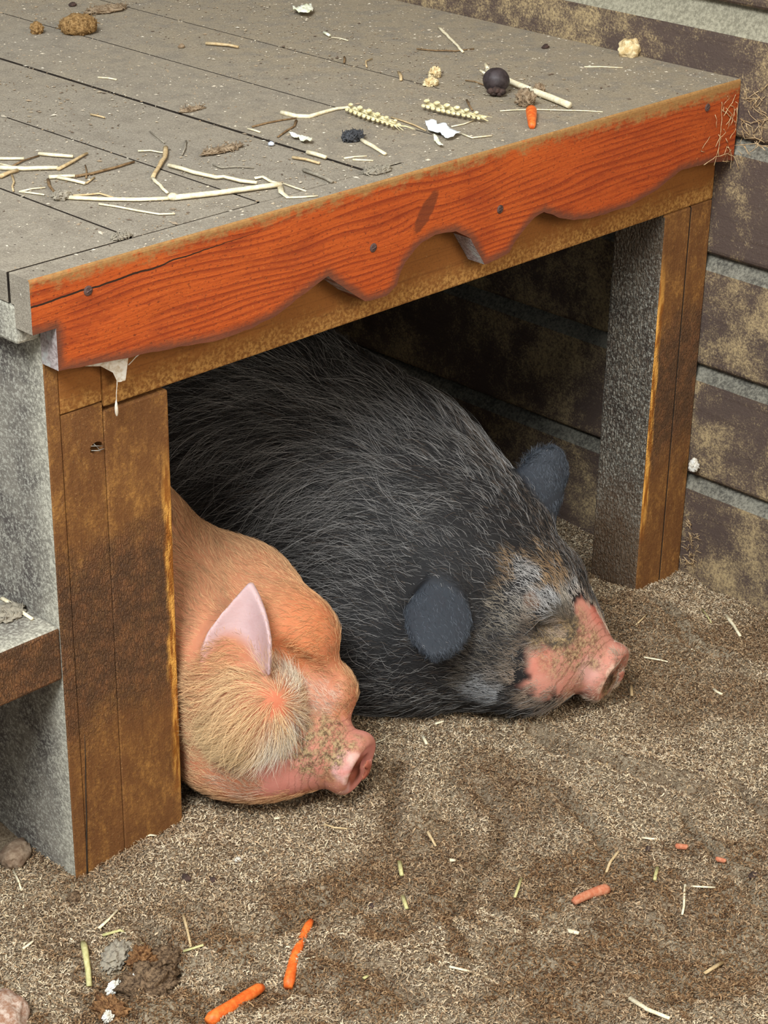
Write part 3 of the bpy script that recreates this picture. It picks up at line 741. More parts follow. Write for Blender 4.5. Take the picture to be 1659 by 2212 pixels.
PS=np.array((.300,-.080,.050)); PF=nrm((.45,-.82,-.34)); PR=nrm(np.cross(PF,(0,0,1))); PU=np.cross(PR,PF)
PN=nrm(PF-.28*np.array((.641,.626,-.444)))
def ph(f,r,u): return PS+PF*f+PR*r+PU*u
pink=[
 ('+',0,ell((.20,.28,.165),(.25,.125,.165),(.1,-1,-.05))),
 ('+',.08,ell((.18,.60,.16),(.25,.13,.16),(0,-1,0))),
 ('+',.05,ell(ph(-.17,.0,.015),(.10,.07,.085),PF)),
 ('+',.04,ell((0.2920, 0.0936, 0.1598),(.08,.07,.08),PF)),   # neck
 ('+',.03,ell((0.2960, 0.0126, 0.1640),(.055,.048,.050),PF)),   # forehead bulge
 ('+',.02,ell((0.2361, 0.0047, 0.0437),(.075,.05,.04),(.65,-.75,0))),   # lower jaw
 ('+',.03,cone(ph(-.09,0,.0),ph(-.012,0,0),.052,.032)),
 ('+',.02,ell((0.3079, -0.0229, 0.1085),(.04,.035,.034),PF)),   # brow under the fold
 ('-',.010,cone((0.2592, -0.0219, 0.1748),(0.2786, -0.0368, 0.1502),.008,.009)),   # fold over the eye
 ('-',.010,cone((0.2786, -0.0368, 0.1502),(0.3018, -0.0509, 0.1278),.009,.008)),
 ('-',.010,cone((0.2618, -0.0338, 0.1618),(0.2567, -0.0552, 0.1174),.011,.013)),   # crease behind the cheek
 ('-',.010,cone((0.2567, -0.0552, 0.1174),(0.2402, -0.0606, 0.0837),.013,.010)),
 ('+',.004,ell((0.2270, -0.0048, 0.1119),(.055,.058,.060),PF)),   # jowl
 ('+',.007,disc(PS,PN,.0355,.0095,.008,sq=.95)),
 ('-',.004,disc(PS+PN*.0118,PN,.025,.0034,.002,sq=.95)),
 ('-',.004,ell(PS+PN*.008+PR*.011,(.014,.006,.009),PN)),
 ('-',.004,ell(PS+PN*.008-PR*.011,(.014,.006,.009),PN)),
 ('+',.012,ear((0.2314, -0.0015, 0.1859),(0.2398, 0.0039, 0.2462),(-.80,-.42,.3),.031,th=.0028,cup=-.8,prof=[1.0,1.05,1.0,.74,.40,.18,.03])),
]

def field(prims):
    def f(p):
        d = None
        for op, k, fn in prims:
            v = fn(p)
            if d is None: d = v
            elif op == '+': d = smin(d, v, k)
            else: d = smax(d, -v, k)
        return d
    return f

def surface_nets(f, lo, hi, h):
    """smooth mesh of f = 0; the field is only evaluated finely near the surface"""
    lo = np.array(lo, float); R = 4
    nc = np.ceil((np.array(hi)-lo)/(h*R)).astype(int)
    cx = np.stack(np.meshgrid(*[np.arange(k) for k in nc], indexing='ij'), -1).reshape(-1, 3)
    dc = f(lo + (cx+0.5)*h*R).reshape(nc)
    near = np.abs(dc) < h*R*1.25 + 0.004
    sg = np.where(dc < 0, -1.0, 1.0)
    D = sg.repeat(R, 0).repeat(R, 1).repeat(R, 2)
    A = near.repeat(R, 0).repeat(R, 1).repeat(R, 2)
    idx = np.argwhere(A)
    out = np.empty(len(idx))
    for s in range(0, len(idx), 400000):
        out[s:s+400000] = f(lo + (idx[s:s+400000]+0.5)*h)
    D[A] = out
    S = D < 0
    n0, n1, n2 = D.shape
    C = np.zeros((n0-1, n1-1, n2-1), int)
    for a in (0, 1):
        for b in (0, 1):
            for c in (0, 1): C += S[a:n0-1+a, b:n1-1+b, c:n2-1+c]
    cells = np.argwhere((C > 0) & (C < 8))
    vid = np.full(C.shape, -1, int); vid[tuple(cells.T)] = np.arange(len(cells))
    acc = np.zeros((len(cells), 3)); cnt = np.zeros(len(cells))
    cor = [(a, b, c) for a in (0, 1) for b in (0, 1) for c in (0, 1)]
    for i in range(8):
        for j in range(i+1, 8):
            p, q = np.array(cor[i]), np.array(cor[j])
            if np.abs(p-q).sum() != 1: continue
            dp = D[tuple((cells+p).T)]; dq = D[tuple((cells+q).T)]
            m = (dp < 0) != (dq < 0)
            t = dp[m]/(dp[m]-dq[m])
            acc[m] += p + t[:, None]*(q-p); cnt[m] += 1
    V = lo + (cells + acc/np.maximum(cnt, 1)[:, None] + 0.5)*h
    F = []
    for ax in range(3):
        u, w = [(1, 2), (2, 0), (0, 1)][ax]
        sl = [slice(None)]*3; s2 = [slice(None)]*3; sl[ax] = slice(0, -1); s2[ax] = slice(1, None)
        ch = S[tuple(sl)] != S[tuple(s2)]
        e = np.argwhere(ch)
        e = e[(e[:, u] > 0) & (e[:, w] > 0) & (e[:, u] < D.shape[u]-1) & (e[:, w] < D.shape[w]-1)]
        eu = np.zeros(3, int); ew = np.zeros(3, int); eu[u] = 1; ew[w] = 1
        quad = np.stack([vid[tuple((e-eu-ew).T)], vid[tuple((e-ew).T)], vid[tuple(e.T)], vid[tuple((e-eu).T)]], 1)
        inside = S[tuple(e.T)]
        quad[~inside] = quad[~inside][:, ::-1]
        F.append(quad)
    F = np.concatenate(F); F = F[(F >= 0).all(1)]
    return V, F

def mesh_normals(V, F):
    n = np.cross(V[F[:, 2]]-V[F[:, 0]], V[F[:, 3]]-V[F[:, 1]])
    N = np.zeros_like(V)
    for k in range(4): np.add.at(N, F[:, k], n)
    return N/(np.linalg.norm(N, axis=1)[:, None]+1e-12)

def paint(P, base, spots, seed=0, rough=0.5):
    """blend coloured spots (centre, radius, colour[, strength]) over a base colour; edges are ragged"""
    c = np.empty((len(P), 3)); c[:] = base
    jit = rough*(0.6*vnoise(P, 70, seed) + 0.4*vnoise(P, 190, seed+1))
    for s in spots:
        ctr, r, col = np.array(s[0]), s[1], np.array(s[2]); st = s[3] if len(s) > 3 else 1.0
        soft = s[4] if len(s) > 4 else 0.25
        d = np.linalg.norm(P-ctr, axis=1)/r + jit
        w = (1-sst(d, 1-soft, 1+soft))*st
        c = c*(1-w[:, None]) + w[:, None]*col
    return c
def weight(P, spots, seed=3, rough=0.3):
    w = np.zeros(len(P)); jit = rough*vnoise(P, 90, seed)
    for s in spots:
        ctr, r = np.array(s[0]), s[1]; st = s[2] if len(s) > 2 else 1.0
        w = np.maximum(w, (1-sst(np.linalg.norm(P-ctr, axis=1)/r + jit, 0.7, 1.25))*st)
    return w

def make_fur(name, V, F, N, n, density, dirfn, lenfn, colfn, parent, rad=0.00017, lift=0.35, sag=0.25, curl=0.0015, seed=1):
    r = np.random.default_rng(seed)
    tri = np.concatenate([F[:, [0, 1, 2]], F[:, [0, 2, 3]]])
    A = np.linalg.norm(np.cross(V[tri[:, 1]]-V[tri[:, 0]], V[tri[:, 2]]-V[tri[:, 0]]), axis=1)
    A = A*density(V[tri].mean(1))
    t = r.choice(len(tri), n, p=A/A.sum())
    a, b = r.random(n), r.random(n); fl = a+b > 1; a[fl], b[fl] = 1-a[fl], 1-b[fl]
    w = np.stack([1-a-b, a, b], 1)
    P = (V[tri[t]]*w[:, :, None]).sum(1); NN = (N[tri[t]]*w[:, :, None]).sum(1); NN /= np.linalg.norm(NN, axis=1)[:, None]
    d = dirfn(P, NN)
    d = d - NN*(d*NN).sum(1)[:, None]; d /= np.linalg.norm(d, axis=1)[:, None]+1e-9
    # clumped wandering of the combing direction
    side = np.cross(NN, d)
    ang = 0.50*vnoise(P, 28, seed+2) + 0.25*vnoise(P, 110, seed+3) + r.normal(0, 0.17, n)
    d = d*np.cos(ang)[:, None] + side*np.sin(ang)[:, None]; side = np.cross(NN, d)
    L = lenfn(P)*r.uniform(0.55, 1.25, n)
    lf = lift*r.uniform(0.5, 1.5, n)
    K = 6; pts = np.zeros((n, K, 3)); bend = r.normal(0, 0.25, n); wv = r.uniform(0, 6.28, n)
    pos = P - NN*0.0006
    for k in range(K):
        tt = k/(K-1)
        pts[:, k] = P - NN*0.0006 + L[:, None]*(d*tt + NN*(lf*(tt - 0.72*tt*tt))[:, None] + side*(bend*tt*tt)[:, None]
                    + np.array((0, 0, -1.0))*(sag*0.4*tt*tt)) + side*(curl*tt*np.sin(wv+tt*4))[:, None]
    cu = bpy.data.hair_curves.new(name); cu.add_curves([K]*n)
    loc = np.array(parent.location)
    cu.attributes['position'].data.foreach_set('vector', (pts-loc).astype(np.float32).ravel())
    ra = cu.attributes.get('radius') or cu.attributes.new('radius', 'FLOAT', 'POINT')
    prof_ = np.array([1.0, 0.95, 0.85, 0.7, 0.5, 0.15])
    ra.data.foreach_set('value', (rad*r.uniform(0.7, 1.3, n)[:, None]*prof_[None]).astype(np.float32).ravel())
    ca = cu.attributes.new('col', 'FLOAT_COLOR', 'CURVE')
    c4 = np.ones((n, 4), np.float32); c4[:, :3] = np.clip(colfn(P, r), 0, 1)
    ca.data.foreach_set('color', c4.ravel())
    cu.materials.append(M['hair'])
    o = bpy.data.objects.new(name, cu); COL.objects.link(o); o.parent = parent
    return o

def pig(name, prims, lo, hi, h, loc, base, spots, dirt, extra=None, ears=None, earcol=None, snout=None):
    f0 = field(prims)
    def f(p):
        d = f0(p)
        if extra is not None: d = extra(p, d)
        return smax(d, -0.012-p[:, 2], 0.012)
    V, F = surface_nets(f, lo, hi, h)
    # relax the voxel steps a little
    for _ in range(2):
        S_ = np.zeros_like(V); c = np.zeros(len(V))
        for k in range(4):
            for j in ((k+1) % 4, (k-1) % 4):
                np.add.at(S_, F[:, k], V[F[:, j]]); np.add.at(c, F[:, k], 1)
        V = V*0.6 + 0.4*S_/np.maximum(c, 1)[:, None]
    N = mesh_normals(V, F)
    o = mesh_np(name, V - np.array(loc), F, M['skin']); o.location = loc
    col = paint(V, base, spots, 5)
    if ears is not None:
        w = ears(V)[:, None]; col = col*(1-w) + w*np.array(earcol)
    set_color(o, col)
    set_float(o, weight(V, dirt), 'dirt')
    set_float(o, np.where(np.linalg.norm(V-snout[0], axis=1) < 0.09, (V-snout[0]) @ snout[1], -1.0), 'fpos')
    return o, V, F, N

# ---- the black pig
fblack = field(black)
PINK = (0.50, 0.215, 0.155); ROSE = (0.52, 0.15, 0.105); PALE = (0.66, 0.42, 0.38); COAL = (0.012, 0.011, 0.011)
BLUEGREY = (0.030, 0.034, 0.041)
muzzle = [((0.5448, -0.1331, 0.0859), 0.035), ((0.5733, -0.1425, 0.0724), 0.036), ((0.6059, -0.1547, 0.0700), 0.034), ((0.6108, -0.1386, 0.0991), 0.030), ((0.6081, -0.1240, 0.1230), 0.016), (tuple(BS), 0.046), (tuple(bh(-.03, -.02, .0)), 0.04), (tuple(bh(-.04, .0, -.03)), .04)]
bspots = [(c, r_, PINK, 1.0, 0.3) for c, r_ in muzzle] + [
    ((0.5684, -0.1203, 0.1226), 0.026, (0.060, 0.050, 0.038)), ((0.5352, -0.1126, 0.1268), 0.020, COAL), ((0.5063, -0.1075, 0.0907), 0.022, COAL),
    ((0.5362, -0.1271, 0.0926), 0.013, (0.52, 0.15, 0.10), 0.45, 0.6), ((0.6315, -0.1239, 0.1110), 0.012, ROSE, 0.6), ((0.5919, -0.1470, 0.0666), 0.014, PALE, 0.35, 0.6),
    (tuple(BS+BD*.011), 0.021, (0.36, 0.13, 0.085), 0.9), (tuple(BS+BD*.011-BU*.010), 0.013, (0.09, 0.045, 0.028), 0.9),
    (tuple(BS+BD*.007+BR*.022+BU*.018), 0.009, (0.80, 0.55, 0.42), 0.8), (tuple(BS+BD*.007+BR*.030), 0.009, (0.80, 0.55, 0.42), 0.8),
    ((0.5434, -0.1038, 0.1539), 0.010, (0.16, 0.085, 0.05), 0.6)]
def ear_weight(prims):
    es = [fn for op, k, fn in prims if fn.__qualname__.startswith('ear')]
    bodyf = field([q for q in prims if not q[2].__qualname__.startswith('ear')])
    def f(p):
        d = es[0](p)
        for e_ in es[1:]: d = np.minimum(d, e_(p))
        return (1-sst(d, 0.002, 0.006))*sst(bodyf(p), 0.001, 0.009)
    return f
b_ear = ear_weight(black)
bdirt = [((0.5640, -0.1321, 0.1006), 0.034, 0.8), ((0.5978, -0.1285, 0.1173), 0.016, 0.6), ((0.5740, -0.1332, 0.1028), 0.030, 0.9), ((0.5994, -0.1422, 0.0906), 0.022, 0.8), ((0.5469, -0.1232, 0.1095), 0.02, 0.7), (tuple(bh(.012, -.004, -.012)), 0.022, 1.0), ((0.5745, -0.1428, 0.0546), 0.016, 0.4)]
bpig, BV, BFc, BN = pig('pig', black, (0.16, -0.22, -0.03), (0.80, 1.10, 0.43), 0.0027, (0.50, 0.30, 0.0), COAL, bspots, bdirt, None, b_ear, BLUEGREY, (BS, BD))
tag(bpig, 'large black hairy pig with pink muzzle sleeping under the platform', 'pig')

def b_dir(p, n):
    w = sst(p[:, 1], 0.02, 0.16)[:, None]
    d = (1-w)*(-BF - 0.15*np.array((0, 0, 1.0))) + w*np.array((-0.10, 0.95, 0.0))
    ax = 0.52 - 0.12*(p[:, 1]-0.15)
    s = np.clip((p[:, 0]-ax)/0.16, -1, 1)
    d = d + w*(np.c_[s*0.55, np.zeros(len(p)), -0.55*np.abs(s)])
    e_ = b_ear(p) > 0.4
    d[e_ & (p[:, 2] < 0.205)] = np.array((-0.1, -0.45, -0.7)); d[e_ & (p[:, 2] >= 0.205)] = np.array((0.2, 0.05, 1.0))
    return d
bare = [(c, r_*0.92) for c, r_ in muzzle]
def b_len(p):
    L = 0.013 + 0.033*sst(p[:, 1], -0.03, 0.16)
    L = L + 0.004*weight(p, [((0.5574, -0.1043, 0.1600), 0.05)]); L = L*(1 - 0.62*weight(p, bare, 3, 0.8)); L = L*(1-0.40*b_ear(p))
    return np.maximum(L, 0.0025)
def b_dens(p):
    return np.where(p[:, 2] < 0.002, 0, 1.0)*(1 + 1.2*weight(p, [(c, r_*1.25) for c, r_ in muzzle], 3, 0.8) - 0.95*weight(p, bare, 3, 0.8))*(1+2.6*b_ear(p))*np.where(p[:, 1] > 0.62, 0.25, 1.0)*(1+1.3*sst(-p[:, 1], -0.06, 0.02))
WHITE = (0.52, 0.50, 0.48); TAN = (0.36, 0.22, 0.11)
bh_spots = [((0.5631, -0.1025, 0.1628), 0.046, (0.40, 0.26, 0.14), 0.95), ((0.5241, -0.0953, 0.1410), 0.026, (0.40, 0.34, 0.26), 0.9), ((0.5619, -0.1176, 0.1468), 0.018, WHITE, 1.0), ((0.5601, -0.0880, 0.1751), 0.018, WHITE, 0.95), ((0.5382, -0.0951, 0.1580), 0.014, WHITE, 0.8), ((0.5981, -0.1169, 0.1383), 0.022, (0.50, 0.44, 0.36), 0.9), ((0.4903, -0.0885, 0.0949), 0.035, (0.20, 0.17, 0.135), 0.7), ((0.5325, -0.1008, 0.1456), 0.016, (0.38, 0.33, 0.27), 0.8),
            ((0.6070, -0.1124, 0.1417), 0.014, WHITE, 0.7), ((0.5944, -0.0984, 0.1665), 0.018, TAN, 0.7), ((0.4940, -0.0935, 0.0610), 0.022, (0.44, 0.44, 0.44), 0.7),
            ((0.5108, -0.1098, 0.0956), 0.030, (0.16, 0.125, 0.09), 0.6), ((0.5424, -0.1363, 0.0710), 0.020, (0.34, 0.31, 0.28), 0.7), ((0.5821, -0.1432, 0.0516), 0.020, (0.5, 0.42, 0.38), 0.7),
            ((0.5340, -0.1142, 0.1194), 0.014, (0.03, 0.026, 0.024), 0.9), ((0.5714, -0.1244, 0.1203), 0.022, (0.085, 0.07, 0.05), 0.8)] + \
           [(c, r_*1.22, (0.50, 0.37, 0.27), 0.75, 0.45) for c, r_ in muzzle]
def b_col(p, r):
    n = len(p); u = r.random(n)
    # silver guard hairs stand among the black ones, thicker along the shoulder
    sil = -0.06 + 0.16*np.exp(-(((p[:, 0]-0.46)/0.10)**2 + ((p[:, 1]-0.14)/0.16)**2)) + 0.10*vnoise(p, 16, 9)
    c = np.where((u < sil)[:, None], np.array((0.17, 0.16, 0.15))*r.uniform(0.4, 1.6, n)[:, None], np.array((0.018, 0.0165, 0.016))*r.uniform(0.5, 2.2, n)[:, None])
    c = np.where((u > 0.93 - 0.45*sst(p[:, 0]-0.35*(p[:, 1] < 0)*p[:, 1], 0.56, 0.66))[:, None], np.array((0.115, 0.082, 0.058))*r.uniform(0.6, 1.3, n)[:, None], c)
    k = paint(p, (0, 0, 0), bh_spots, 21, 0.5); w = paint(p, (0, 0, 0), [(s[0], s[1], (1, 1, 1), s[3]) for s in bh_spots], 21, 0.5)[:, :1]
    c = c*(1-w) + k*r.uniform(0.55, 1.3, n)[:, None]
    ew = b_ear(p)[:, None]
    return c*(1-ew) + ew*np.array((0.050, 0.056, 0.066))*(r.random(n)[:, None][:, 0]**2*2.6 + 0.25)[:, None]
make_fur('fur', BV, BFc, BN, 190000, b_dens, b_dir, b_len, b_col, bpig, rad=0.000125, lift=0.24, sag=0.40, seed=11)

# long silver guard hairs standing out of the black coat
def g_len(p): return (0.020 + 0.042*sst(p[:, 1], -0.04, 0.14))*(1-0.75*b_ear(p))*(1-0.75*weight(p, bare))
def g_dens(p):
    th = 0.75 + 1.3*np.exp(-(((p[:, 0]-0.46)/0.11)**2 + ((p[:, 1]-0.12)/0.16)**2)) + 0.5*vnoise(p, 18, 9)
    return np.where(p[:, 2] < 0.004, 0, 1.0)*np.clip(th, 0.1, 3)*(1-0.9*weight(p, bare))*(1-0.6*b_ear(p))*np.where(p[:, 1] > 0.62, 0.25, 1.0)
def g_col(p, r):
    n = len(p); return np.array((0.26, 0.245, 0.23))*(r.random(n)[:, None]**2.0*1.4 + 0.08)
make_fur('guard_hair', BV, BFc, BN, 38000, g_dens, b_dir, g_len, g_col, bpig, rad=0.00013, lift=0.34, sag=0.42, curl=0.0030, seed=17)

# ---- the pink pig
pbase = (0.46, 0.175, 0.090)
pspots = [(tuple(PS), 0.046, PINK), ((0.2653, -0.0743, 0.0843), 0.034, (0.50, 0.20, 0.135)), ((0.2306, -0.0572, 0.0591), 0.034, (0.54, 0.21, 0.16)), ((0.2728, -0.0967, 0.0640), 0.016, (0.60, 0.35, 0.32), 0.8), ((0.2756, -0.0331, 0.1375), 0.016, (0.36, 0.15, 0.08), 0.7, 0.5), ((0.2648, -0.0480, 0.1052), 0.018, (0.34, 0.14, 0.075), 0.7, 0.5),  # last two spots: muddy brown plus painted shade along the jowl crease
          ((0.2781, -0.0273, 0.1876), 0.050, (0.52, 0.165, 0.062), 0.8, 0.6), ((0.2474, 0.0757, 0.2480), 0.085, (0.38, 0.18, 0.095), 0.7, 0.6), ((0.2838, -0.0481, 0.1243), 0.026, (0.50, 0.23, 0.15), 0.8, 0.5),  # second spot: brownish shade of the neck put into the skin colour
          ((0.1940, -0.0443, 0.1397), 0.055, (0.46, 0.195, 0.105), 0.8, 0.4), ((0.2162, -0.0535, 0.1422), 0.016, (0.56, 0.18, 0.095)),
          (tuple(PS+PN*0.010), 0.030, (0.62, 0.24, 0.20), 0.9), (tuple(PS+PN*0.010+PR*.010), 0.016, (0.28, 0.075, 0.040), 0.9),
          (tuple(PS+PN*.004+PR*.020+PU*.020), 0.009, (0.74, 0.50, 0.42), 0.6), (tuple(PS+PN*.006+PR*.030), 0.007, (0.74, 0.50, 0.42), 0.6), (tuple(PS+PN*.004+PR*.022-PU*.018), 0.008, (0.66, 0.40, 0.37), 0.6)]
pdirt = [((0.2561, -0.0706, 0.0812), 0.034, 1.0), ((0.2780, -0.0745, 0.0897), 0.026, 0.9), ((0.2522, -0.0545, 0.0865), 0.020, 0.9), ((0.2600, -0.0799, 0.0619), 0.02, 0.6), ((0.2920, -0.0868, 0.0837), 0.014, 0.5)]
def p_extra(p, d):
    d = smax(d, 0.003 - fblack(p), 0.012)                    # it snuggles against its neighbour
    d = smax(d, 0.052 - p[:, 0], 0.01)                        # and the side boards
    # the post stands beside its neck
    q = np.maximum(p[:, 0]-0.168, np.maximum(p[:, 1]-0.108, 0.012-p[:, 1]))
    return smax(d, -q, 0.012)
fpink = field(pink); p_ear = ear_weight(pink)
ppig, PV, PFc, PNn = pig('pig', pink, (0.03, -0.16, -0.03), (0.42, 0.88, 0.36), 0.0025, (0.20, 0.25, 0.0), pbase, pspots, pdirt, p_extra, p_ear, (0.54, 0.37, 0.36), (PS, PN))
tag(ppig, 'smaller ginger pink pig with upright ear sleeping beside the left post', 'pig')
WH = np.array((0.2223, -0.0522, 0.1459)); WC = np.array((0.1972, -0.0442, 0.1436))
def p_dir(p, n):
    w = sst(p[:, 1], -0.02, 0.12)[:, None]
    d = (1-w)*(-PF*1.0 + np.array((-0.2, 0, 0.1))) + w*np.array((-0.15, 0.95, -0.1))
    # the cheek whorl: hair fans out of one point and sweeps back towards the post
    v = p-WH; r_ = np.linalg.norm(v, axis=1); ch = np.exp(-(np.linalg.norm(p-WC, axis=1)/0.062)**4)[:, None]
    vr = v/(r_[:, None]+1e-6); sw = np.cross(n, vr)
    rad_ = vr + 0.35*sw + sst(r_, 0.012, 0.06)[:, None]*np.array((-0.45, 0.55, -0.25))*0.9
    d = d*(1-ch) + rad_*ch
    d[p_ear(p) > 0.4] = np.array((0.05, 0.1, 1.0))
    return d
pbare = [(tuple(PS), 0.050), ((0.2685, -0.0844, 0.0712), 0.034), ((0.2379, -0.0629, 0.0584), 0.034), (tuple(PS+PF*-.02-PR*.03), .04)]
def p_len(p):
    ch = np.exp(-(np.linalg.norm(p-WC, axis=1)/0.060)**4)
    L = 0.014 + 0.030*ch + 0.008*sst(p[:, 1], 0.0, 0.15)
    L = L*(1-0.75*weight(p, pbare)); L = L*(1-0.7*p_ear(p)); L = L*(1-0.2*weight(p, [((0.2884, -0.0298, 0.1899), 0.045)]))
    return np.maximum(L, 0.002)
def p_dens(p):
    return np.where(p[:, 2] < 0.0, 0, 1.0)*(1-0.6*weight(p, pbare))*(1-0.65*p_ear(p))*np.where(p[:, 1] > 0.42, 0.25, 1.0)
ph_spots = [((0.2801, -0.0185, 0.1991), 0.055, (0.66, 0.32, 0.13), 0.8, 0.6), ((0.2558, 0.0853, 0.2519), 0.09, (0.56, 0.33, 0.17), 0.8, 0.6),  # second spot: neck shade carried into the hair colour
            ((0.1952, -0.0496, 0.1310), 0.060, (0.78, 0.53, 0.28), 0.95, 0.4), ((0.2278, -0.0606, 0.1083), 0.024, (0.86, 0.80, 0.68), 0.9, 0.6), ((0.2492, -0.0433, 0.1503), 0.022, (0.84, 0.74, 0.58), 0.9, 0.6),
            ((0.1755, -0.0159, 0.0866), 0.045, (0.72, 0.52, 0.28), 0.8), ((0.1992, -0.0297, 0.0493), 0.030, (0.55, 0.40, 0.30), 0.7), ((0.2863, -0.0522, 0.1197), 0.02, (0.72, 0.60, 0.50), 0.7)]
def p_col(p, r):
    n = len(p); c = np.empty((n, 3)); c[:] = (0.66, 0.38, 0.19)
    k = paint(p, (0.66, 0.38, 0.19), ph_spots, 31, 0.5)
    k = k*(0.45 + 0.85*r.random(n))[:, None]
    return k
make_fur('fur', PV, PFc, PNn, 125000, p_dens, p_dir, p_len, p_col, ppig, rad=0.000125, lift=0.28, sag=0.25, seed=23)

# loose chaff flakes lying all over the bedding
def make_chaff(name, N, region, palette, lmin, lmax, w, lift=0.001):
    P = np.empty((0, 2))
    (x0, x1), (y0, y1) = region
    while len(P) < N:
        c = np.c_[rng.uniform(x0, x1, N), rng.uniform(y0, y1, N)]
        # keep what lies inside the wedge the pen opens towards, plus a margin
        rel = c - np.array((-0.91, -1.30)); dxy = np.array((0.715, 0.699)); side = np.array((0.699, -0.715))
        dpt = rel @ dxy; s = rel @ side
        keep = (np.abs(s) < 0.26*dpt + 0.28) & (c[:, 1] < 0.10 + 0.2*(c[:, 0] > 0.2))
        c = c[keep]
        q = np.c_[c, gh(c) + 0.004]
        c = c[np.minimum(fblack(q), fpink(q)) > -0.002]      # none inside the sleeping animals
        P = np.r_[P, c]
    P = P[:N]
    L = rng.uniform(lmin, lmax, N); W = w*rng.uniform(0.5, 1.3, N)
    a = rng.uniform(0, 2*np.pi, N); tilt = rng.normal(0, 0.30, N); curl = rng.normal(0, 0.45, N)
    z0 = gh(P) + lift*rng.uniform(0.3, 2.2, N)
    V = np.zeros((N, 6, 3))
    for k, t in enumerate((-1, 0, 1)):
        ang = a + curl*t
        cx = P[:, 0] + np.cos(ang)*L*0.5*t; cy = P[:, 1] + np.sin(ang)*L*0.5*t
        cz = z0 + np.abs(np.sin(tilt))*L*0.5*(t*np.sign(tilt)+1) + (0.12*L if t == 0 else 0)
        px, py = -np.sin(ang)*W*0.5, np.cos(ang)*W*0.5
        rz = rng.normal(0, 0.25, N)*W
        V[:, k*2] = np.c_[cx-px, cy-py, cz-rz]; V[:, k*2+1] = np.c_[cx+px, cy+py, cz+rz]
    base = (np.arange(N)*6)[:, None]
    F = np.stack([base + np.array([0, 2, 3, 1]), base + np.array([2, 4, 5, 3])], 1).reshape(-1, 4)
    o = mesh_np(name, V.reshape(-1, 3), F, M['chaff'], smooth=False)
    pal = np.array(palette); ci = rng.integers(0, len(pal), N)
    # browner, darker chaff in patches, towards the front and along the furrows
    patch = sst(vnoise(P, 8, 11) + 0.6*vnoise(P, 22, 12), -0.1, 0.55)
    front = sst(-(P[:, 1] + 0.6*(P[:, 0]-0.2)), 0.08, 0.30)
    patch = np.clip(patch*0.75 + front*1.15*sst(vnoise(P, 26, 14) + 0.7*vnoise(P, 70, 15), -0.05, 0.55), 0, 1)/0.75
    g = np.full(N, 9.0)
    for pts, ww, dep in GROOVES: g = np.minimum(g, seg_dist(P, pts)/ww)
    patch = np.maximum(patch*0.75, np.exp(-(g/1.2)**2)*0.9)
    c = pal[ci]*1.02*rng.uniform(0.7, 1.25, N)[:, None]
    c = c*(1-patch[:, None]) + patch[:, None]*(c*np.array((0.50, 0.39, 0.30)))
    set_color(o, np.repeat(c, 6, 0))
    return o
PAL = [(0.46, 0.345, 0.21), (0.58, 0.46, 0.30), (0.36, 0.245, 0.14), (0.19, 0.115, 0.06), (0.46, 0.37, 0.26), (0.58, 0.47, 0.32), (0.33, 0.24, 0.15), (0.27, 0.18, 0.105), (0.12, 0.072, 0.04)]
chaff = make_chaff('chaff', 430000, ((-0.45, 1.0), (-0.75, 0.26)), PAL, 0.0018, 0.0056, 0.00095)
tag(chaff, 'loose curled chaff flakes strewn over the whole pen floor', 'chaff', kind='stuff')


# ------------------------------------------------------------------ litter on the deck
CRUMBS = []
def crumbs():
    N = 9500
    P = np.c_[rng.uniform(0.0, 0.985, N), rng.uniform(0.002, 1.1, N)]
    # gather a little along the seams and in drifts
    P = P[(vnoise(P, 9, 31)+rng.normal(0, 0.5, N)) > -0.35]; N = len(P)
    s = rng.uniform(0.0004, 0.0013, N)*np.where(rng.random(N) < 0.05, 1.8, 1)
    a = rng.uniform(0, 6.28, N); el = rng.uniform(0.7, 2.6, N)
    V = np.zeros((N, 6, 3)); z = 0.6198
    for k in range(4):
        b = a + k*math.pi/2; m = np.where(k % 2 == 0, el, 1.0)*s*rng.uniform(0.7, 1.2, N)
        V[:, k] = np.c_[P[:, 0]+np.cos(b)*m, P[:, 1]+np.sin(b)*m, np.full(N, z)+s*0.25]
    V[:, 4] = np.c_[P[:, 0]+s*0.2, P[:, 1], np.full(N, z)+s*0.85]; V[:, 5] = np.c_[P, np.full(N, z-0.0004)]
    base = (np.arange(N)*6)[:, None]
    F = np.concatenate([base+np.array([k, (k+1) % 4, 4]) for k in range(4)] + [base+np.array([(k+1) % 4, k, 5]) for k in range(4)])
    o = mesh_np('dust_crumbs', V.reshape(-1, 3), F, M['crumbs'], smooth=False)
    pal = np.array([(0.36, 0.29, 0.20), (0.25, 0.19, 0.13), (0.48, 0.41, 0.31), (0.54, 0.48, 0.38), (0.12, 0.085, 0.06), (0.30, 0.22, 0.14)])
    set_color(o, np.repeat(pal[rng.choice(6, N, p=[.26, .24, .2, .08, .10, .12])]*rng.uniform(0.8, 1.2, N)[:, None], 6, 0))
    tag(o, 'scattered crumbs of dust and chaff on the platform top', 'crumbs', kind='stuff')
crumbs()

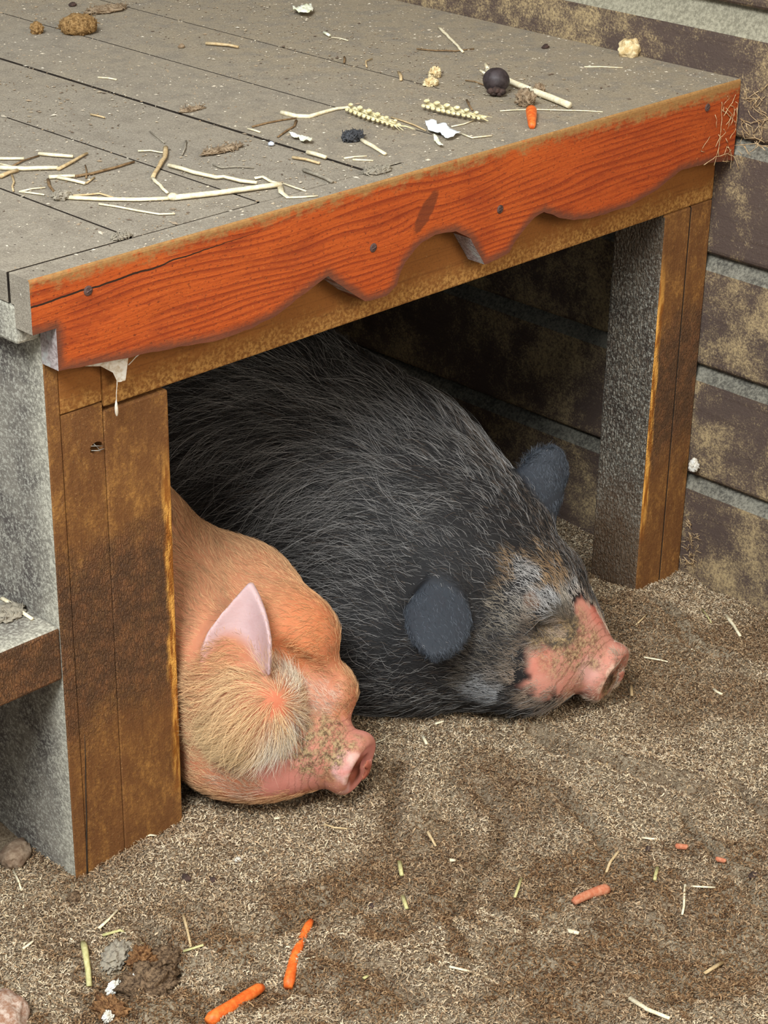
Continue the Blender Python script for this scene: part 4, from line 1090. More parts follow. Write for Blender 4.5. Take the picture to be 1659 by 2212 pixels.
def stalk(name, pts, r, mat, label, cat='straw', zoff=None, group=None, n=6, flat=0.75, end=0.8, base=None, lift=0.0):
    """a dry stalk lying on the surface its points are on"""
    P = []
    for i, p in enumerate(pts):
        z = (p[2] if base is None else base(p)) + r*flat + (zoff[i] if zoff else 0)
        P.append(Vector((p[0], p[1], z)))
    Q = resample(P, 0.012)
    # gentle natural wobble
    W = []
    for i, p in enumerate(Q):
        k = 0.0 if i in (0, len(Q)-1) else 0.0012
        W.append(p + Vector((mnoise.noise(p*70)*k, mnoise.noise(p*70+Vector((9, 1, 4)))*k, abs(mnoise.noise(p*45))*k*0.8)))
    c = sum(W, Vector())/len(W)
    o = empty(name, (0, 0, 0)); bpy.data.objects.remove(o)
    rr = [r*(1.0 - (1-end)*i/max(1, len(W)-1))*(1+0.15*mnoise.noise(p*120)) for i, p in enumerate(W)]
    V, F = tube_geo(W, rr, n, flat)
    o = mesh_np(name, np.array([tuple(v-c) for v in V]), F, M[mat]); o.location = c
    return tag(o, label, cat, group)

DS = [
 ('straw_stalk', [(0.1842, 0.2981, 0.6200), (0.2013, 0.2825, 0.6200)], .0022, 'straw', 'short pale straw at the left edge of the platform, topmost of three'),
 ('straw_stalk', [(0.1652, 0.2715, 0.6200), (0.1797, 0.2542, 0.6200), (0.2059, 0.2345, 0.6200)], .0030, 'straw', 'flat split pale straw lying level near the left edge of the platform'),
 ('straw_stalk', [(0.1751, 0.2853, 0.6200), (0.1768, 0.2712, 0.6200), (0.1780, 0.2578, 0.6200)], .0014, 'straw', 'thin pale splinter slanting into the flat split straw at the left edge'),
 ('straw_stalk', [(0.2041, 0.2321, 0.6200), (0.2307, 0.2431, 0.6200), (0.2580, 0.2566, 0.6200)], .0020, 'tan', 'tan stalk slanting up from the right end of the flat split straw'),
 ('straw_stalk', [(0.2214, 0.2856, 0.6200), (0.2295, 0.2696, 0.6200), (0.2403, 0.2556, 0.6200)], .0026, 'straw', 'pale straw stub attached to a dark stem near the left edge'),
 ('twig', [(0.1778, 0.2703, 0.6200), (0.1970, 0.2780, 0.6200), (0.2195, 0.2830, 0.6200)], .0012, 'brownstem', 'thin dark stem leading left from the pale straw stub'),
 ('straw_stalk', [(0.1485, 0.2482, 0.6200), (0.1613, 0.2526, 0.6200), (0.1731, 0.2541, 0.6200)], .0026, 'tan', 'tan stalk going off the left edge below the flat split straw'),
 ('twig', [(0.1621, 0.2478, 0.6200), (0.1506, 0.2283, 0.6200), (0.1402, 0.2182, 0.6200), (0.1330, 0.2054, 0.6200)], .0011, 'tan', 'crooked tan leaf strip hanging down the seam at the left edge'),
 ('straw_stalk', [(0.1817, 0.2160, 0.6200), (0.1928, 0.2098, 0.6200), (0.2024, 0.2031, 0.6200)], .0026, 'straw', 'frayed pale straw sheath above the long reed, left of the brown twig'),
 ('twig', [(0.2024, 0.2031, 0.6200), (0.2201, 0.1991, 0.6200), (0.2486, 0.1998, 0.6200), (0.2743, 0.2035, 0.6200)], .0018, 'brownstem', 'long brown twig pointing up to the right above the long reed'),
 ('twig', [(0.2083, 0.1937, 0.6200), (0.2218, 0.2098, 0.6200), (0.2336, 0.2279, 0.6200)], .0009, 'brownstem', 'tiny brown side shoot sticking up beside the long brown twig'),
 ('straw_stalk', [(0.1878, 0.2104, 0.6200), (0.1920, 0.1946, 0.6200), (0.1950, 0.1780, 0.6200)], .0024, 'straw', 'white split straw slanting down right below the frayed sheath'),
 ('straw_stalk', [(0.1975, 0.1797, 0.6200), (0.2057, 0.1840, 0.6200), (0.2150, 0.1896, 0.6200)], .0012, 'tan', 'short tan tip at the end of the white split straw'),
 ('twig', [(0.1783, 0.2130, 0.6200), (0.1667, 0.1959, 0.6200), (0.1567, 0.1741, 0.6200), (0.1552, 0.1678, 0.6200)], .0016, 'brownstem', 'bent brown stem dropping from the frayed sheath to the grey fluff'),
 ('straw_stalk', [(0.1362, 0.2005, 0.6200), (0.1501, 0.1994, 0.6200), (0.1616, 0.1948, 0.6200)], .0012, 'straw', 'thin pale straw left of the bent brown stem, upper of two'),
 ('straw_stalk', [(0.1362, 0.2005, 0.6200), (0.1425, 0.1890, 0.6200), (0.1473, 0.1770, 0.6200)], .0013, 'straw', 'thin pale straw left of the bent brown stem, lower of two'),
 ('straw_stalk', [(0.1600, 0.1616, 0.6200), (0.1767, 0.1501, 0.6200), (0.1863, 0.1451, 0.6200), (0.1887, 0.1277, 0.6200)], .0013, 'tan', 'fine tan straw running just above the long reed'),
 ('straw_stalk', [(0.1671, 0.1212, 0.6200), (0.1739, 0.1056, 0.6200), (0.1800, 0.0799, 0.6200), (0.1887, 0.0610, 0.6200), (0.1996, 0.0528, 0.6200)], .0014, 'straw', 'frayed pale straw lying parallel below the long reed'),
 ('straw_stalk', [(0.3010, 0.2307, 0.6200), (0.3111, 0.2237, 0.6200), (0.3151, 0.2092, 0.6200)], .0012, 'straw', 'short thin pale straw left of the forked tan stem'),
 ('twig', [(0.3540, 0.2769, 0.6200), (0.3466, 0.2561, 0.6200), (0.3390, 0.2359, 0.6200)], .0010, 'greystem', 'thin grey twig above the forked tan stem'),
 ('twig', [(0.3594, 0.2265, 0.6200), (0.3410, 0.2075, 0.6200), (0.3248, 0.1918, 0.6200)], .0011, 'greystem', 'thin grey twig standing right of the forked tan stem'),
 ('straw_stalk', [(0.3274, 0.2198, 0.6200), (0.3032, 0.1921, 0.6200), (0.2827, 0.1750, 0.6200), (0.2529, 0.1491, 0.6200)], .0026, 'tan', 'bent tan stem crossing the seam above the long reed, upper half'),
 ('straw_stalk', [(0.2529, 0.1491, 0.6200), (0.2428, 0.1266, 0.6200), (0.2335, 0.1039, 0.6200)], .0020, 'straw', 'pale lower half of the bent stem above the long reed'),
 ('straw_stalk', [(0.2903, 0.1702, 0.6200), (0.2926, 0.1351, 0.6200), (0.2975, 0.1084, 0.6200), (0.3049, 0.1057, 0.6200), (0.3065, 0.0843, 0.6200), (0.3148, 0.0707, 0.6200)], .0027, 'straw', 'long wavy pale straw right of the bent tan stem'),
 ('straw_stalk', [(0.3240, 0.0842, 0.6200), (0.3329, 0.0822, 0.6200), (0.3274, 0.0651, 0.6200), (0.3299, 0.0530, 0.6200)], .0018, 'straw', 'knotted pale straw tip above the right end of the long reed'),
 ('straw_stalk', [(0.3342, 0.0550, 0.6200), (0.3333, 0.0361, 0.6200), (0.3331, 0.0226, 0.6200)], .0012, 'straw', 'thin straw spur right of the reed joint, above the curled leaf'),
 ('twig', [(0.3256, 0.1464, 0.6200), (0.3245, 0.1328, 0.6200), (0.3371, 0.1255, 0.6200), (0.3476, 0.1118, 0.6200)], .0011, 'greystem', 'fine grey stem left of the wavy pale straw end'),
 ('twig', [(0.3760, 0.0715, 0.6200), (0.3741, 0.0508, 0.6200), (0.3694, 0.0249, 0.6200)], .0024, 'greystem', 'grey stick near the front seam of the platform'),
 ('straw_stalk', [(0.4197, 0.1121, 0.6200), (0.4199, 0.0990, 0.6200), (0.4197, 0.0863, 0.6200)], .0030, 'straw', 'short stubby split straw in the middle of the platform'),
 ('straw_stalk', [(0.3977, 0.1106, 0.6200), (0.4017, 0.0963, 0.6200), (0.4031, 0.0781, 0.6200)], .0020, 'tan', 'tan stalk just left of the stubby split straw'),
 ('straw_stalk', [(0.4339, 0.0755, 0.6200), (0.4447, 0.0722, 0.6200), (0.4561, 0.0662, 0.6200)], .0012, 'straw', 'thin pale straw right of the stubby one, upper of two'),
 ('straw_stalk', [(0.4370, 0.0663, 0.6200), (0.4436, 0.0582, 0.6200), (0.4496, 0.0506, 0.6200)], .0013, 'straw', 'thin pale straw right of the stubby one, lower of two'),
 ('straw_stalk', [(0.4911, 0.1095, 0.6200), (0.4811, 0.0828, 0.6200), (0.4719, 0.0561, 0.6200)], .0026, 'straw', 'straight pale straw poking out of the black fluff'),
 ('straw_stalk', [(0.9132, 0.3999, 0.6200), (0.8822, 0.3521, 0.6200), (0.8422, 0.2938, 0.6200)], .0021, 'straw', 'lone straight straw leaning near the wall side of the platform'),
 ('twig', [(0.8144, 0.3430, 0.6200), (0.8242, 0.3220, 0.6200), (0.8411, 0.3040, 0.6200), (0.8657, 0.2976, 0.6200)], .0012, 'brownstem', 'wavy dark stem passing under the lone straight straw'),
 ('twig', [(0.7482, 0.2034, 0.6200), (0.7515, 0.1923, 0.6200), (0.7486, 0.1757, 0.6200)], .0010, 'brownstem', 'thin dark stem left of the round nut'),
 ('straw_stalk', [(0.6806, 0.0907, 0.6200), (0.7144, 0.0679, 0.6200), (0.7375, 0.0421, 0.6200), (0.7598, 0.0145, 0.6200)], .0009, 'straw', 'thin straw running right from under the thick straw end'),
 ('straw_stalk', [(0.8965, 0.1534, 0.6200), (0.9118, 0.1398, 0.6200), (0.9265, 0.1209, 0.6200)], .0011, 'straw', 'faint thin straw near the cream crumb by the wall'),
 ('straw_stalk', [(0.5846, 0.0570, 0.6200), (0.5810, 0.0396, 0.6200), (0.6021, 0.0320, 0.6200)], .0013, 'straw', 'curved thin straw at the right of the white paper scrap'),
 ('straw_stalk', [(0.5969, 0.0834, 0.6200), (0.6124, 0.0814, 0.6200), (0.6309, 0.0839, 0.6200)], .0010, 'straw', 'thin stalk between the white paper and the right wheat ear'),
 ('twig', [(0.6862, 0.1441, 0.6200), (0.6715, 0.1266, 0.6200), (0.6599, 0.1119, 0.6200)], .0014, 'brownstem', 'tiny dark stick above the right wheat ear'),
 ('twig', [(0.6430, 0.5256, 0.6200), (0.6503, 0.5130, 0.6200), (0.6559, 0.4987, 0.6200), (0.6595, 0.4863, 0.6200)], .0026, 'tan', 'curled tan bark strip in the upper middle of the platform'),
 ('straw_stalk', [(0.4506, 0.4857, 0.6200), (0.4568, 0.4746, 0.6200), (0.4595, 0.4640, 0.6200)], .0013, 'straw', 'short pale straw below the tan fibrous clump'),
 ('straw_stalk', [(0.3496, 0.3688, 0.6200), (0.3512, 0.3600, 0.6200), (0.3525, 0.3492, 0.6200)], .0014, 'tan', 'short tan straw in the left part of the platform'),
 ('straw_stalk', [(0.4347, 0.2180, 0.6200), (0.4353, 0.2081, 0.6200), (0.4349, 0.1992, 0.6200)], .0014, 'straw', 'tiny pale straw left of the bluish pebble'),
 ('twig', [(0.4429, 0.2200, 0.6200), (0.4629, 0.2209, 0.6200), (0.4808, 0.2191, 0.6200), (0.4995, 0.2144, 0.6200)], .0014, 'brownstem', 'brown twig under the white stem of the left wheat ear'),
 ('twig', [(0.4933, 0.2078, 0.6200), (0.4759, 0.1926, 0.6200), (0.4588, 0.1846, 0.6200), (0.4367, 0.1746, 0.6200)], .0014, 'brownstem', 'forked brown twig above the white scrap'),
 ('straw_stalk', [(0.7151, 0.2749, 0.6200), (0.6928, 0.2502, 0.6200)], .0022, 'tan', 'short tan stub standing by the seam left of the dry husks'),
 ('twig', [(0.7217, 0.3706, 0.6200), (0.7028, 0.3519, 0.6200)], .0014, 'brownstem', 'tiny dark stub on the seam in the upper middle'),
 ('twig', [(0.7086, 0.3206, 0.6200), (0.7263, 0.3399, 0.6200), (0.7413, 0.3443, 0.6200)], .0010, 'tan', 'small bent twig by the seam in the upper middle'),
 ('straw_stalk', [(0.7879, 0.4741, 0.6200), (0.7812, 0.4574, 0.6200)], .0024, 'leaf', 'small pale husk flake in the upper middle of the platform'),
 ('straw_stalk', [(0.7795, 0.4524, 0.6200), (0.7842, 0.4419, 0.6200), (0.7829, 0.4271, 0.6200)], .0009, 'straw', 'fine curved straw right of the small pale husk flake'),
]
for s in DS: stalk(*s)

# the long jointed reed
reed = tag(empty('reed', (0.2234, 0.0865, 0.6200)), 'long pale jointed reed lying across the front left of the platform', 'straw')
def seg(pts, r, mat, name, parent, flat=0.7, end=0.9, n=8):
    P = [Vector((p[0], p[1], p[2]+r*flat)) for p in pts]; W = resample(P, 0.012)
    rr = [r*(1-(1-end)*i/max(1, len(W)-1)) for i in range(len(W))]
    V, F = tube_geo(W, rr, n, flat); return mesh_np(name, np.array([tuple(v) for v in V]), F, M[mat], parent)
seg([(0.1557, 0.1560, 0.6200), (0.1766, 0.1293, 0.6200), (0.2007, 0.1054, 0.6200), (0.2258, 0.0881, 0.6200)], .0033, 'straw', 'stem', reed, 0.55)
seg([(0.2262, 0.0859, 0.6200), (0.2607, 0.0714, 0.6200), (0.2964, 0.0600, 0.6200), (0.3263, 0.0503, 0.6200)], .0034, 'straw', 'stem', reed, 0.8)
V, F = blob_geo(Vector((0.2261, 0.0878, 0.6200))+Vector((0, 0, .003)), (.0052, .0052, .0036), .25, 1.5, 2, 3.0); mesh_np('joint', V, F, M['straw'], reed)
seg([(0.3260, 0.0506, 0.6200), (0.3133, 0.0349, 0.6200), (0.3071, 0.0194, 0.6200), (0.3169, 0.0124, 0.6200), (0.3312, 0.0050, 0.6200)], .0030, 'straw', 'leaf', reed, 0.35, 0.6)

def lump(name, c, rad, mat, label, cat, amp=.25, freq=2.2, sub=3, seed=1.0, z=None, rotz=0.0):
    c = Vector(c); M3 = Matrix.Rotation(rotz, 3, 'Z')
    V, F = blob_geo((0, 0, 0), rad, amp, freq, sub, seed, axes=M3)
    V = np.array([tuple(v) for v in V]); V[:, 2] = np.maximum(V[:, 2], -rad[2]*0.62)
    o = mesh_np(name, V, F, M[mat]); o.location = (c.x, c.y, (c.z if z is None else z) + rad[2]*0.60)
    return tag(o, label, cat)

def fibrous(name, c, rad, mat, label, cat, nf, seed, fl=0.012, amp=.35):
    """a clump of pressed fibres: lumpy heart with stray fibres standing out of it"""
    o = lump(name, c, rad, mat, label, cat, amp, 3.0, 4, seed)
    r = np.random.default_rng(int(seed*10)); g = Geo()
    for _ in range(nf):
        d = Vector(r.normal(0, 1, 3)).normalized(); d.z = abs(d.z)*0.8-0.1
        p = Vector((d.x*rad[0], d.y*rad[1], d.z*rad[2]))*0.95
        t = Vector(r.normal(0, 1, 3)).normalized(); t = (t - d*t.dot(d)*0.6).normalized()*fl*r.uniform(.5, 1.2)
        a, b, e_ = p-t*0.5, p+d*0.001, p+t*0.5
        lo_ = -rad[2]*0.55
        for q in (a, b, e_): q.z = max(q.z, lo_)
        g.add(tube_geo([a, b, e_], [0.00045, 0.0006, 0.0003], 4))
    f = mesh_np('fibres', np.array(g.V) + np.array(o.location), g.F, M[mat], o)
    return o
fibrous('dung_clump', (0.5697, 0.6762, 0.6200), (.023, .021, .014), 'dung', 'tan fibrous clump at the upper left of the platform', 'clump', 620, 1.3, .012, .13)
fibrous('dung_clump', (0.5292, 0.7054, 0.6200), (.0075, .0075, .0085), 'dung', 'small tan crumbly clump left of the big fibrous one', 'clump', 30, 2.1, .007)
fibrous('debris_patch', (0.6663, 0.7469, 0.6200), (.032, .014, .0040), 'husk', 'flattened brown debris behind the tan fibrous clump', 'debris', 60, 3.7)
fibrous('debris_patch', (0.3646, 0.1774, 0.6200), (.026, .007, .0022), 'husk', 'dark flattened debris left of the middle of the platform', 'debris', 40, 4.4)
fibrous('fluff', (0.4873, 0.1176, 0.6200), (.012, .009, .006), 'feather', 'black fluff ball at the end of the straight straw', 'fluff', 130, 5.2, .012)
fibrous('fluff', (0.1538, 0.1596, 0.6200), (.009, .007, .005), 'greystem', 'grey fluff at the left end of the long reed', 'fluff', 60, 6.1, .008)
fibrous('debris_patch', (0.4274, 0.0227, 0.6200), (.016, .008, .0030), 'greystem', 'grey fibre bits caught on the front seam above the scalloped board', 'debris', 45, 6.6, .012)
fibrous('debris_patch', (0.1238, 0.0346, 0.6200), (.010, .005, .0022), 'greystem', 'grey fibre bits caught on the front seam near the left corner', 'debris', 25, 6.9, .010)
fibrous('debris_patch', (0.4412, 0.3134, 0.6200), (.016, .006, .0018), 'husk', 'thin brown debris beside the seam in the left middle of the platform', 'debris', 30, 7.3, .010)

lump('bread_crumb', (0.9814, 0.1552, 0.6200), (.0135, .012, .0125), 'bread', 'cream coloured bread crumb on the platform against the wall', 'bread', .28, 1.8, 4, 8.0)
lump('pebble', (0.4138, 0.1593, 0.6200), (.0033, .0033, .0026), 'bluestone', 'small bluish pebble in the middle of the platform', 'pebble', .12, 1.5, 2, 9.0)
lump('debris_bit', (0.7225, 0.7404, 0.6200), (.006, .004, .003), 'darkbit', 'small black bit behind the tan clump at the top left', 'debris', .3, 2, 2, 9.3, rotz=.5) if False else None
lump('debris_bit', (0.6531, 0.7975, 0.6200), (.0060, .0040, .003), 'darkbit', 'small black bit at the upper left of the platform', 'debris', .3, 2, 2, 9.4)
lump('debris_bit', (0.9349, 0.2455, 0.6200), (.0060, .0035, .003), 'darkbit', 'small black bit between the lone straw and the cream crumb', 'debris', .3, 2, 2, 9.5)
lump('debris_bit', (0.6123, 0.5342, 0.6200), (.0050, .0030, .003), 'husk', 'small brown bit in the upper left middle of the platform', 'debris', .3, 2, 2, 9.6)

# round nut with a wrinkled cap
nc = (0.7325, 0.1419, 0.6200)
nut = tag(empty('nut', (nc[0], nc[1], H)), 'round dark nut with a wrinkled cap lying against the thick straw', 'nut')
V, F = blob_geo((nc[0]+.003, nc[1]+.004, H+.0135), (.0150, .0150, .0140), .05, 1.5, 4, 1.0); mesh_np('shell', V, F, M['nut'], nut)
g = Geo()
for k, (dx, dz, rr) in enumerate(((-.0062, .0055, .0045), (.0, .0068, .005), (.0062, .0052, .0045), (-.003, .0030, .004), (.0035, .0026, .004))):
    g.add(blob_geo((nc[0]+.003-.0105+dx*.7, nc[1]+.004-.0100-dx*.7, H+dz), (rr, rr, rr*.8), .25, 2.5, 2, k*1.3))
g.build('cap', M['darkbit'], nut)
# thick straw with a split end under the nut
ts = tag(empty('thick_straw', (0.7724, 0.1248, 0.6200)), 'thick yellow straw with a split end behind the round nut', 'straw')
def seg3(pts, r, mat, name, parent, n=8, end=1.0):
    W = resample([Vector(p) for p in pts], 0.01); rr = [r*(1-(1-end)*i/max(1, len(W)-1)) for i in range(len(W))]
    V, F = tube_geo(W, rr, n); return mesh_np(name, np.array([tuple(v) for v in V]), F, M[mat], parent)
up3 = lambda p, dz: Vector((p[0], p[1], p[2]+dz))
seg3([up3((0.7836, 0.2025, 0.6200), .006), up3((0.7691, 0.1492, 0.6200), .0045), up3((0.7618, 0.1156, 0.6200), .004)], .0033, 'straw', 'stem', ts)
seg3([up3((0.7610, 0.1163, 0.6200), .004), up3((0.7546, 0.0827, 0.6200), .0036), up3((0.7458, 0.0497, 0.6200), .0034)], .0038, 'straw', 'stem', ts)
seg3([up3((0.7821, 0.1983, 0.6200), .006), up3((0.7915, 0.2125, 0.6200), .010)], .0022, 'straw', 'split', ts, 6)
seg3([up3((0.7750, 0.1934, 0.6200), .004), up3((0.7777, 0.2078, 0.6200), .006)], .0016, 'straw', 'split', ts, 6)
fibrous('dry_husk', (0.7223, 0.0912, 0.6200), (.0100, .0090, .0095), 'husk', 'shrivelled brown husk between the nut and the carrot piece', 'husk', 70, 11.0, .010, .6)
fibrous('dry_husk', (0.7668, 0.1111, 0.6200), (.0075, .0060, .007), 'husk', 'small torn husk behind the thick straw', 'husk', 25, 11.6, .009)
fibrous('dry_husk', (0.7362, 0.2392, 0.6200), (.0062, .0060, .007), 'bread', 'dry papery husk by the seam, upper one of a pair', 'husk', 26, 12.0, .007, .6)
fibrous('dry_husk', (0.7057, 0.2168, 0.6200), (.0078, .0060, .005), 'bread', 'dry papery husk by the seam, lower one of a pair', 'husk', 26, 12.6, .007, .65)

def carrot_piece(name, a, b, ra, rb, mat, label, base=None, bend=0.0, cut=True):
    a, b = Vector(a), Vector(b); m = 12; P = []; R = []
    side = (b-a).cross(Vector((0, 0, 1))).normalized()
    for i in range(m+1):
        t = i/m; p = a.lerp(b, t) + side*bend*math.sin(math.pi*t)
        r = ra+(rb-ra)*t; r *= 1+0.06*mnoise.noise(p*60)
        if not cut or i in (0, m): r *= 0.72 if i in (0, m) else 1
        P.append(p + Vector((0, 0, r*0.8))); R.append(r)
    V, F = tube_geo(P, R, 12)
    c = (a+b)/2
    o = mesh_np(name, np.array([tuple(v-c) for v in V]), F, M[mat]); o.location = c
    return tag(o, label, 'carrot')
carrot_piece('carrot_piece', (0.6983, 0.0624, 0.6200), (0.6539, 0.0225, 0.6200), .0062, .0040, 'carrot', 'orange carrot tip lying on the platform near the front edge')

# paper and leaf scraps: small crumpled sheets with real thickness
def scrap(name, outline, mat, label, cat, zb, crumple=.004, thick=.0006, seed=0.0, lift=0.001):
    pts = [Vector((p[0], p[1], 0)) for p in outline]; c = sum(pts, Vector())/len(pts)
    bm = bmesh.new(); vs = [bm.verts.new(p-c) for p in pts]; bm.faces.new(vs)
    bmesh.ops.triangulate(bm, faces=bm.faces[:]); bmesh.ops.subdivide_edges(bm, edges=bm.edges[:], cuts=4, use_grid_fill=True)
    for v in bm.verts: v.co.z = lift + crumple*(0.5+0.5*mnoise.noise(v.co*90+Vector((seed, seed, seed)))) + crumple*0.5*abs(mnoise.noise(v.co*220))
    bmesh.ops.recalc_face_normals(bm, faces=bm.faces[:])
    bmesh.ops.solidify(bm, geom=bm.faces[:], thickness=thick)
    me = bpy.data.meshes.new(name); bm.to_mesh(me); bm.free(); me.materials.append(M[mat])
    for p in me.polygons: p.use_smooth = True
    o = bpy.data.objects.new(name, me); COL.objects.link(o); o.location = (c.x, c.y, zb)
    return tag(o, label, cat)
scrap('paper_scrap', [(0.5804, 0.1054, 0.6200), (0.5927, 0.1039, 0.6200), (0.5875, 0.0943, 0.6200), (0.5954, 0.0919, 0.6200), (0.5829, 0.0749, 0.6200), (0.5823, 0.0568, 0.6200), (0.5591, 0.0481, 0.6200), (0.5533, 0.0510, 0.6200), (0.5602, 0.0653, 0.6200), (0.5626, 0.0839, 0.6200)], 'paper', 'torn white paper scrap between the wheat ears', 'paper', H, .006, seed=1)
scrap('leaf_scrap', [(0.5565, 0.0709, 0.6200), (0.5544, 0.0637, 0.6200), (0.5418, 0.0479, 0.6200), (0.5321, 0.0343, 0.6200), (0.5314, 0.0394, 0.6200), (0.5401, 0.0540, 0.6200)], 'leaf', 'pale husk strip below the white paper scrap', 'leaf', H, .004, seed=2)
scrap('leaf_scrap', [(0.8460, 0.5930, 0.6200), (0.8432, 0.5813, 0.6200), (0.8544, 0.5821, 0.6200), (0.8693, 0.5833, 0.6200), (0.8532, 0.5620, 0.6200), (0.8348, 0.5502, 0.6200), (0.8297, 0.5617, 0.6200), (0.8324, 0.5767, 0.6200)], 'leaf', 'curled pale leaf scrap at the top of the platform', 'leaf', H, .010, seed=3)
scrap('leaf_scrap', [(0.4513, 0.1752, 0.6200), (0.4509, 0.1664, 0.6200), (0.4511, 0.1571, 0.6200), (0.4530, 0.1508, 0.6200), (0.4516, 0.1385, 0.6200), (0.4434, 0.1325, 0.6200), (0.4387, 0.1390, 0.6200), (0.4443, 0.1519, 0.6200), (0.4426, 0.1602, 0.6200)], 'leaf', 'crumpled whitish scrap right of the bluish pebble', 'leaf', H, .006, seed=4)

# wheat ears
def wheat(label, head, stem, nk, seed, awn=0.02):
    a, b = Vector(head[0]), Vector(head[-1]); c = (a+b)/2
    root = tag(empty('wheat_ear', (c.x, c.y, H)), label, 'wheat')
    r = np.random.default_rng(seed); ax = (b-a).normalized(); side = ax.cross(Vector((0, 0, 1))).normalized(); L = (b-a).length
    W = resample([Vector((p[0], p[1], H+.0045)) for p in head], .006)
    V, F = tube_geo(W, .0011, 5); mesh_np('stalk', np.array([tuple(v) for v in V]), F, M['grainL'], root)
    for i in range(nk):
        t = i/(nk-1); p = a.lerp(b, t*0.92)
        for s in (-1, 0, 1):
            if s == 0 and i % 2: continue
            k = (0.75 + 0.35*math.sin(math.pi*min(1, t+0.15)))
            d = (ax*0.86 + side*(0.5*s) + Vector((0, 0, 0.28 if s == 0 else 0.05))).normalized()
            q = Vector((p.x, p.y, H+.0048 + (.0036 if s == 0 else 0))) + side*(.0032*s*k)
            le = .0086*k*r.uniform(.9, 1.1)
            P = [q, q+d*le*.25, q+d*le*.55, q+d*le*.85, q+d*le]
            V, F = tube_geo(P, [.0008, .0021*k, .0024*k, .0014*k, .0003], 7)
            mesh_np('spikelet', np.array([tuple(v) for v in V]), F, M['grainL'], root)
    g = Geo()
    for i in range(12):
        t = r.uniform(.45, 1); p = a.lerp(b, t); d = (ax + side*r.normal(0, .25)).normalized()
        q = Vector((p.x, p.y, H+.005)); e_ = q + d*awn*r.uniform(.6, 1.2); e_.z = H+.002+abs(r.normal(0, .003))
        g.add(tube_geo([q, q.lerp(e_, .5)+Vector((0, 0, .001)), e_], [.0005, .0004, .0002], 4))
    g.build('awns', M['grainL'], root)
    if stem:
        W = resample([Vector((p[0], p[1], H+.002+(p[3] if len(p) > 3 else 0))) for p in stem], .008)
        V, F = tube_geo(W, [.0026-.0012*i/len(W) for i in range(len(W))], 7); mesh_np('stem', np.array([tuple(v) for v in V]), F, M['straw'], root)
    return root
wheat('wheat ear with a long white curved stem, left one of two', [(0.5567, 0.1947, 0.6200), (0.5508, 0.1561, 0.6200), (0.5464, 0.1125, 0.6200)], [(0.5002, 0.2381, 0.6200), (0.5019, 0.2170, 0.6200), (0.5108, 0.2066, 0.6200), (0.5349, 0.2094, 0.6200), (0.5533, 0.2102, 0.6200), (0.5667, 0.2056, 0.6200), (0.5598, 0.1944, 0.6200)], 11, 3)
wheat('bristly wheat ear behind the white paper scrap, right one of two', [(0.6266, 0.1517, 0.6200), (0.6365, 0.1204, 0.6200), (0.6338, 0.0716, 0.6200)], None, 12, 5)
stalk('straw_stalk', [(0.5760, 0.1504, 0.6200), (0.5741, 0.1302, 0.6200), (0.5709, 0.1116, 0.6200), (0.5659, 0.0903, 0.6200)], .0012, 'tan', 'thin awn like straw from the left wheat ear to the paper')

# fallen litter on the step
stalk('straw_stalk', [(0.4488, -0.0195, 0.1439), (0.4445, -0.0206, 0.1331), (0.4380, -0.0204, 0.1214)], .0012, 'straw', 'thin white straw stuck in the fur behind the ear of the black pig', zoff=[.016, .016, .014])
stalk('straw_stalk', [(0.0182, 0.1027, 0.2735), (0.0169, 0.0769, 0.2735), (0.0148, 0.0512, 0.2735)], .0024, 'straw', 'pale straw lying on the side step against the left panel')
fibrous('debris_patch', (0.0014, 0.0771, 0.2735), (.020, .014, .004), 'greystem', 'grey fluff and fibre on the side step below the straw', 'debris', 60, 15.0, .014)

# ------------------------------------------------------------------ cobwebs
def web(name, strands, sheets, mat, label, r=.0005):
    allp = [Vector(p) for s in strands for p in s]; c = sum(allp, Vector())/len(allp)
    root = tag(empty(name, c), label, 'cobweb'); g = Geo()
    for s in strands:
        W = resample([Vector(p) for p in s], .004)
        W = [p + Vector((mnoise.noise(p*200), mnoise.noise(p*200+Vector((5, 5, 5)))*.5, mnoise.noise(p*180+Vector((1, 7, 3)))))*.0012 for p in W]
        g.add(tube_geo(W, [r*(1+.8*mnoise.noise(p*250)) for p in W], 4))
    g.build('threads', M[mat], root)
    for sh in sheets:
        V = []; F = []; rows = len(sh); cols = 9
        for row in sh:
            W = [Vector(p) for p in row]; L = len(W)-1
            for k in range(cols):
                f = k/(cols-1)*L; i = min(int(f), L-1); p = W[i].lerp(W[i+1], f-i)
                V.append(p + Vector((mnoise.noise(p*160), mnoise.noise(p*160+Vector((3, 1, 2))), mnoise.noise(p*160+Vector((8, 2, 5)))))*.0018)
        for i in range(rows-1):
            for k in range(cols-1): F.append([i*cols+k, i*cols+k+1, (i+1)*cols+k+1, (i+1)*cols+k])
        nv = len(V); V2 = V + [v + Vector((0.0003, 0.0006, 0)) for v in V]
        F2 = F + [[q+nv for q in f[::-1]] for f in F]
        mesh_np('sheet', np.array([tuple(v) for v in V2]), F2, M[mat], root)
    return root
W0 = lambda x, z, y=0.012: (x, y, z)
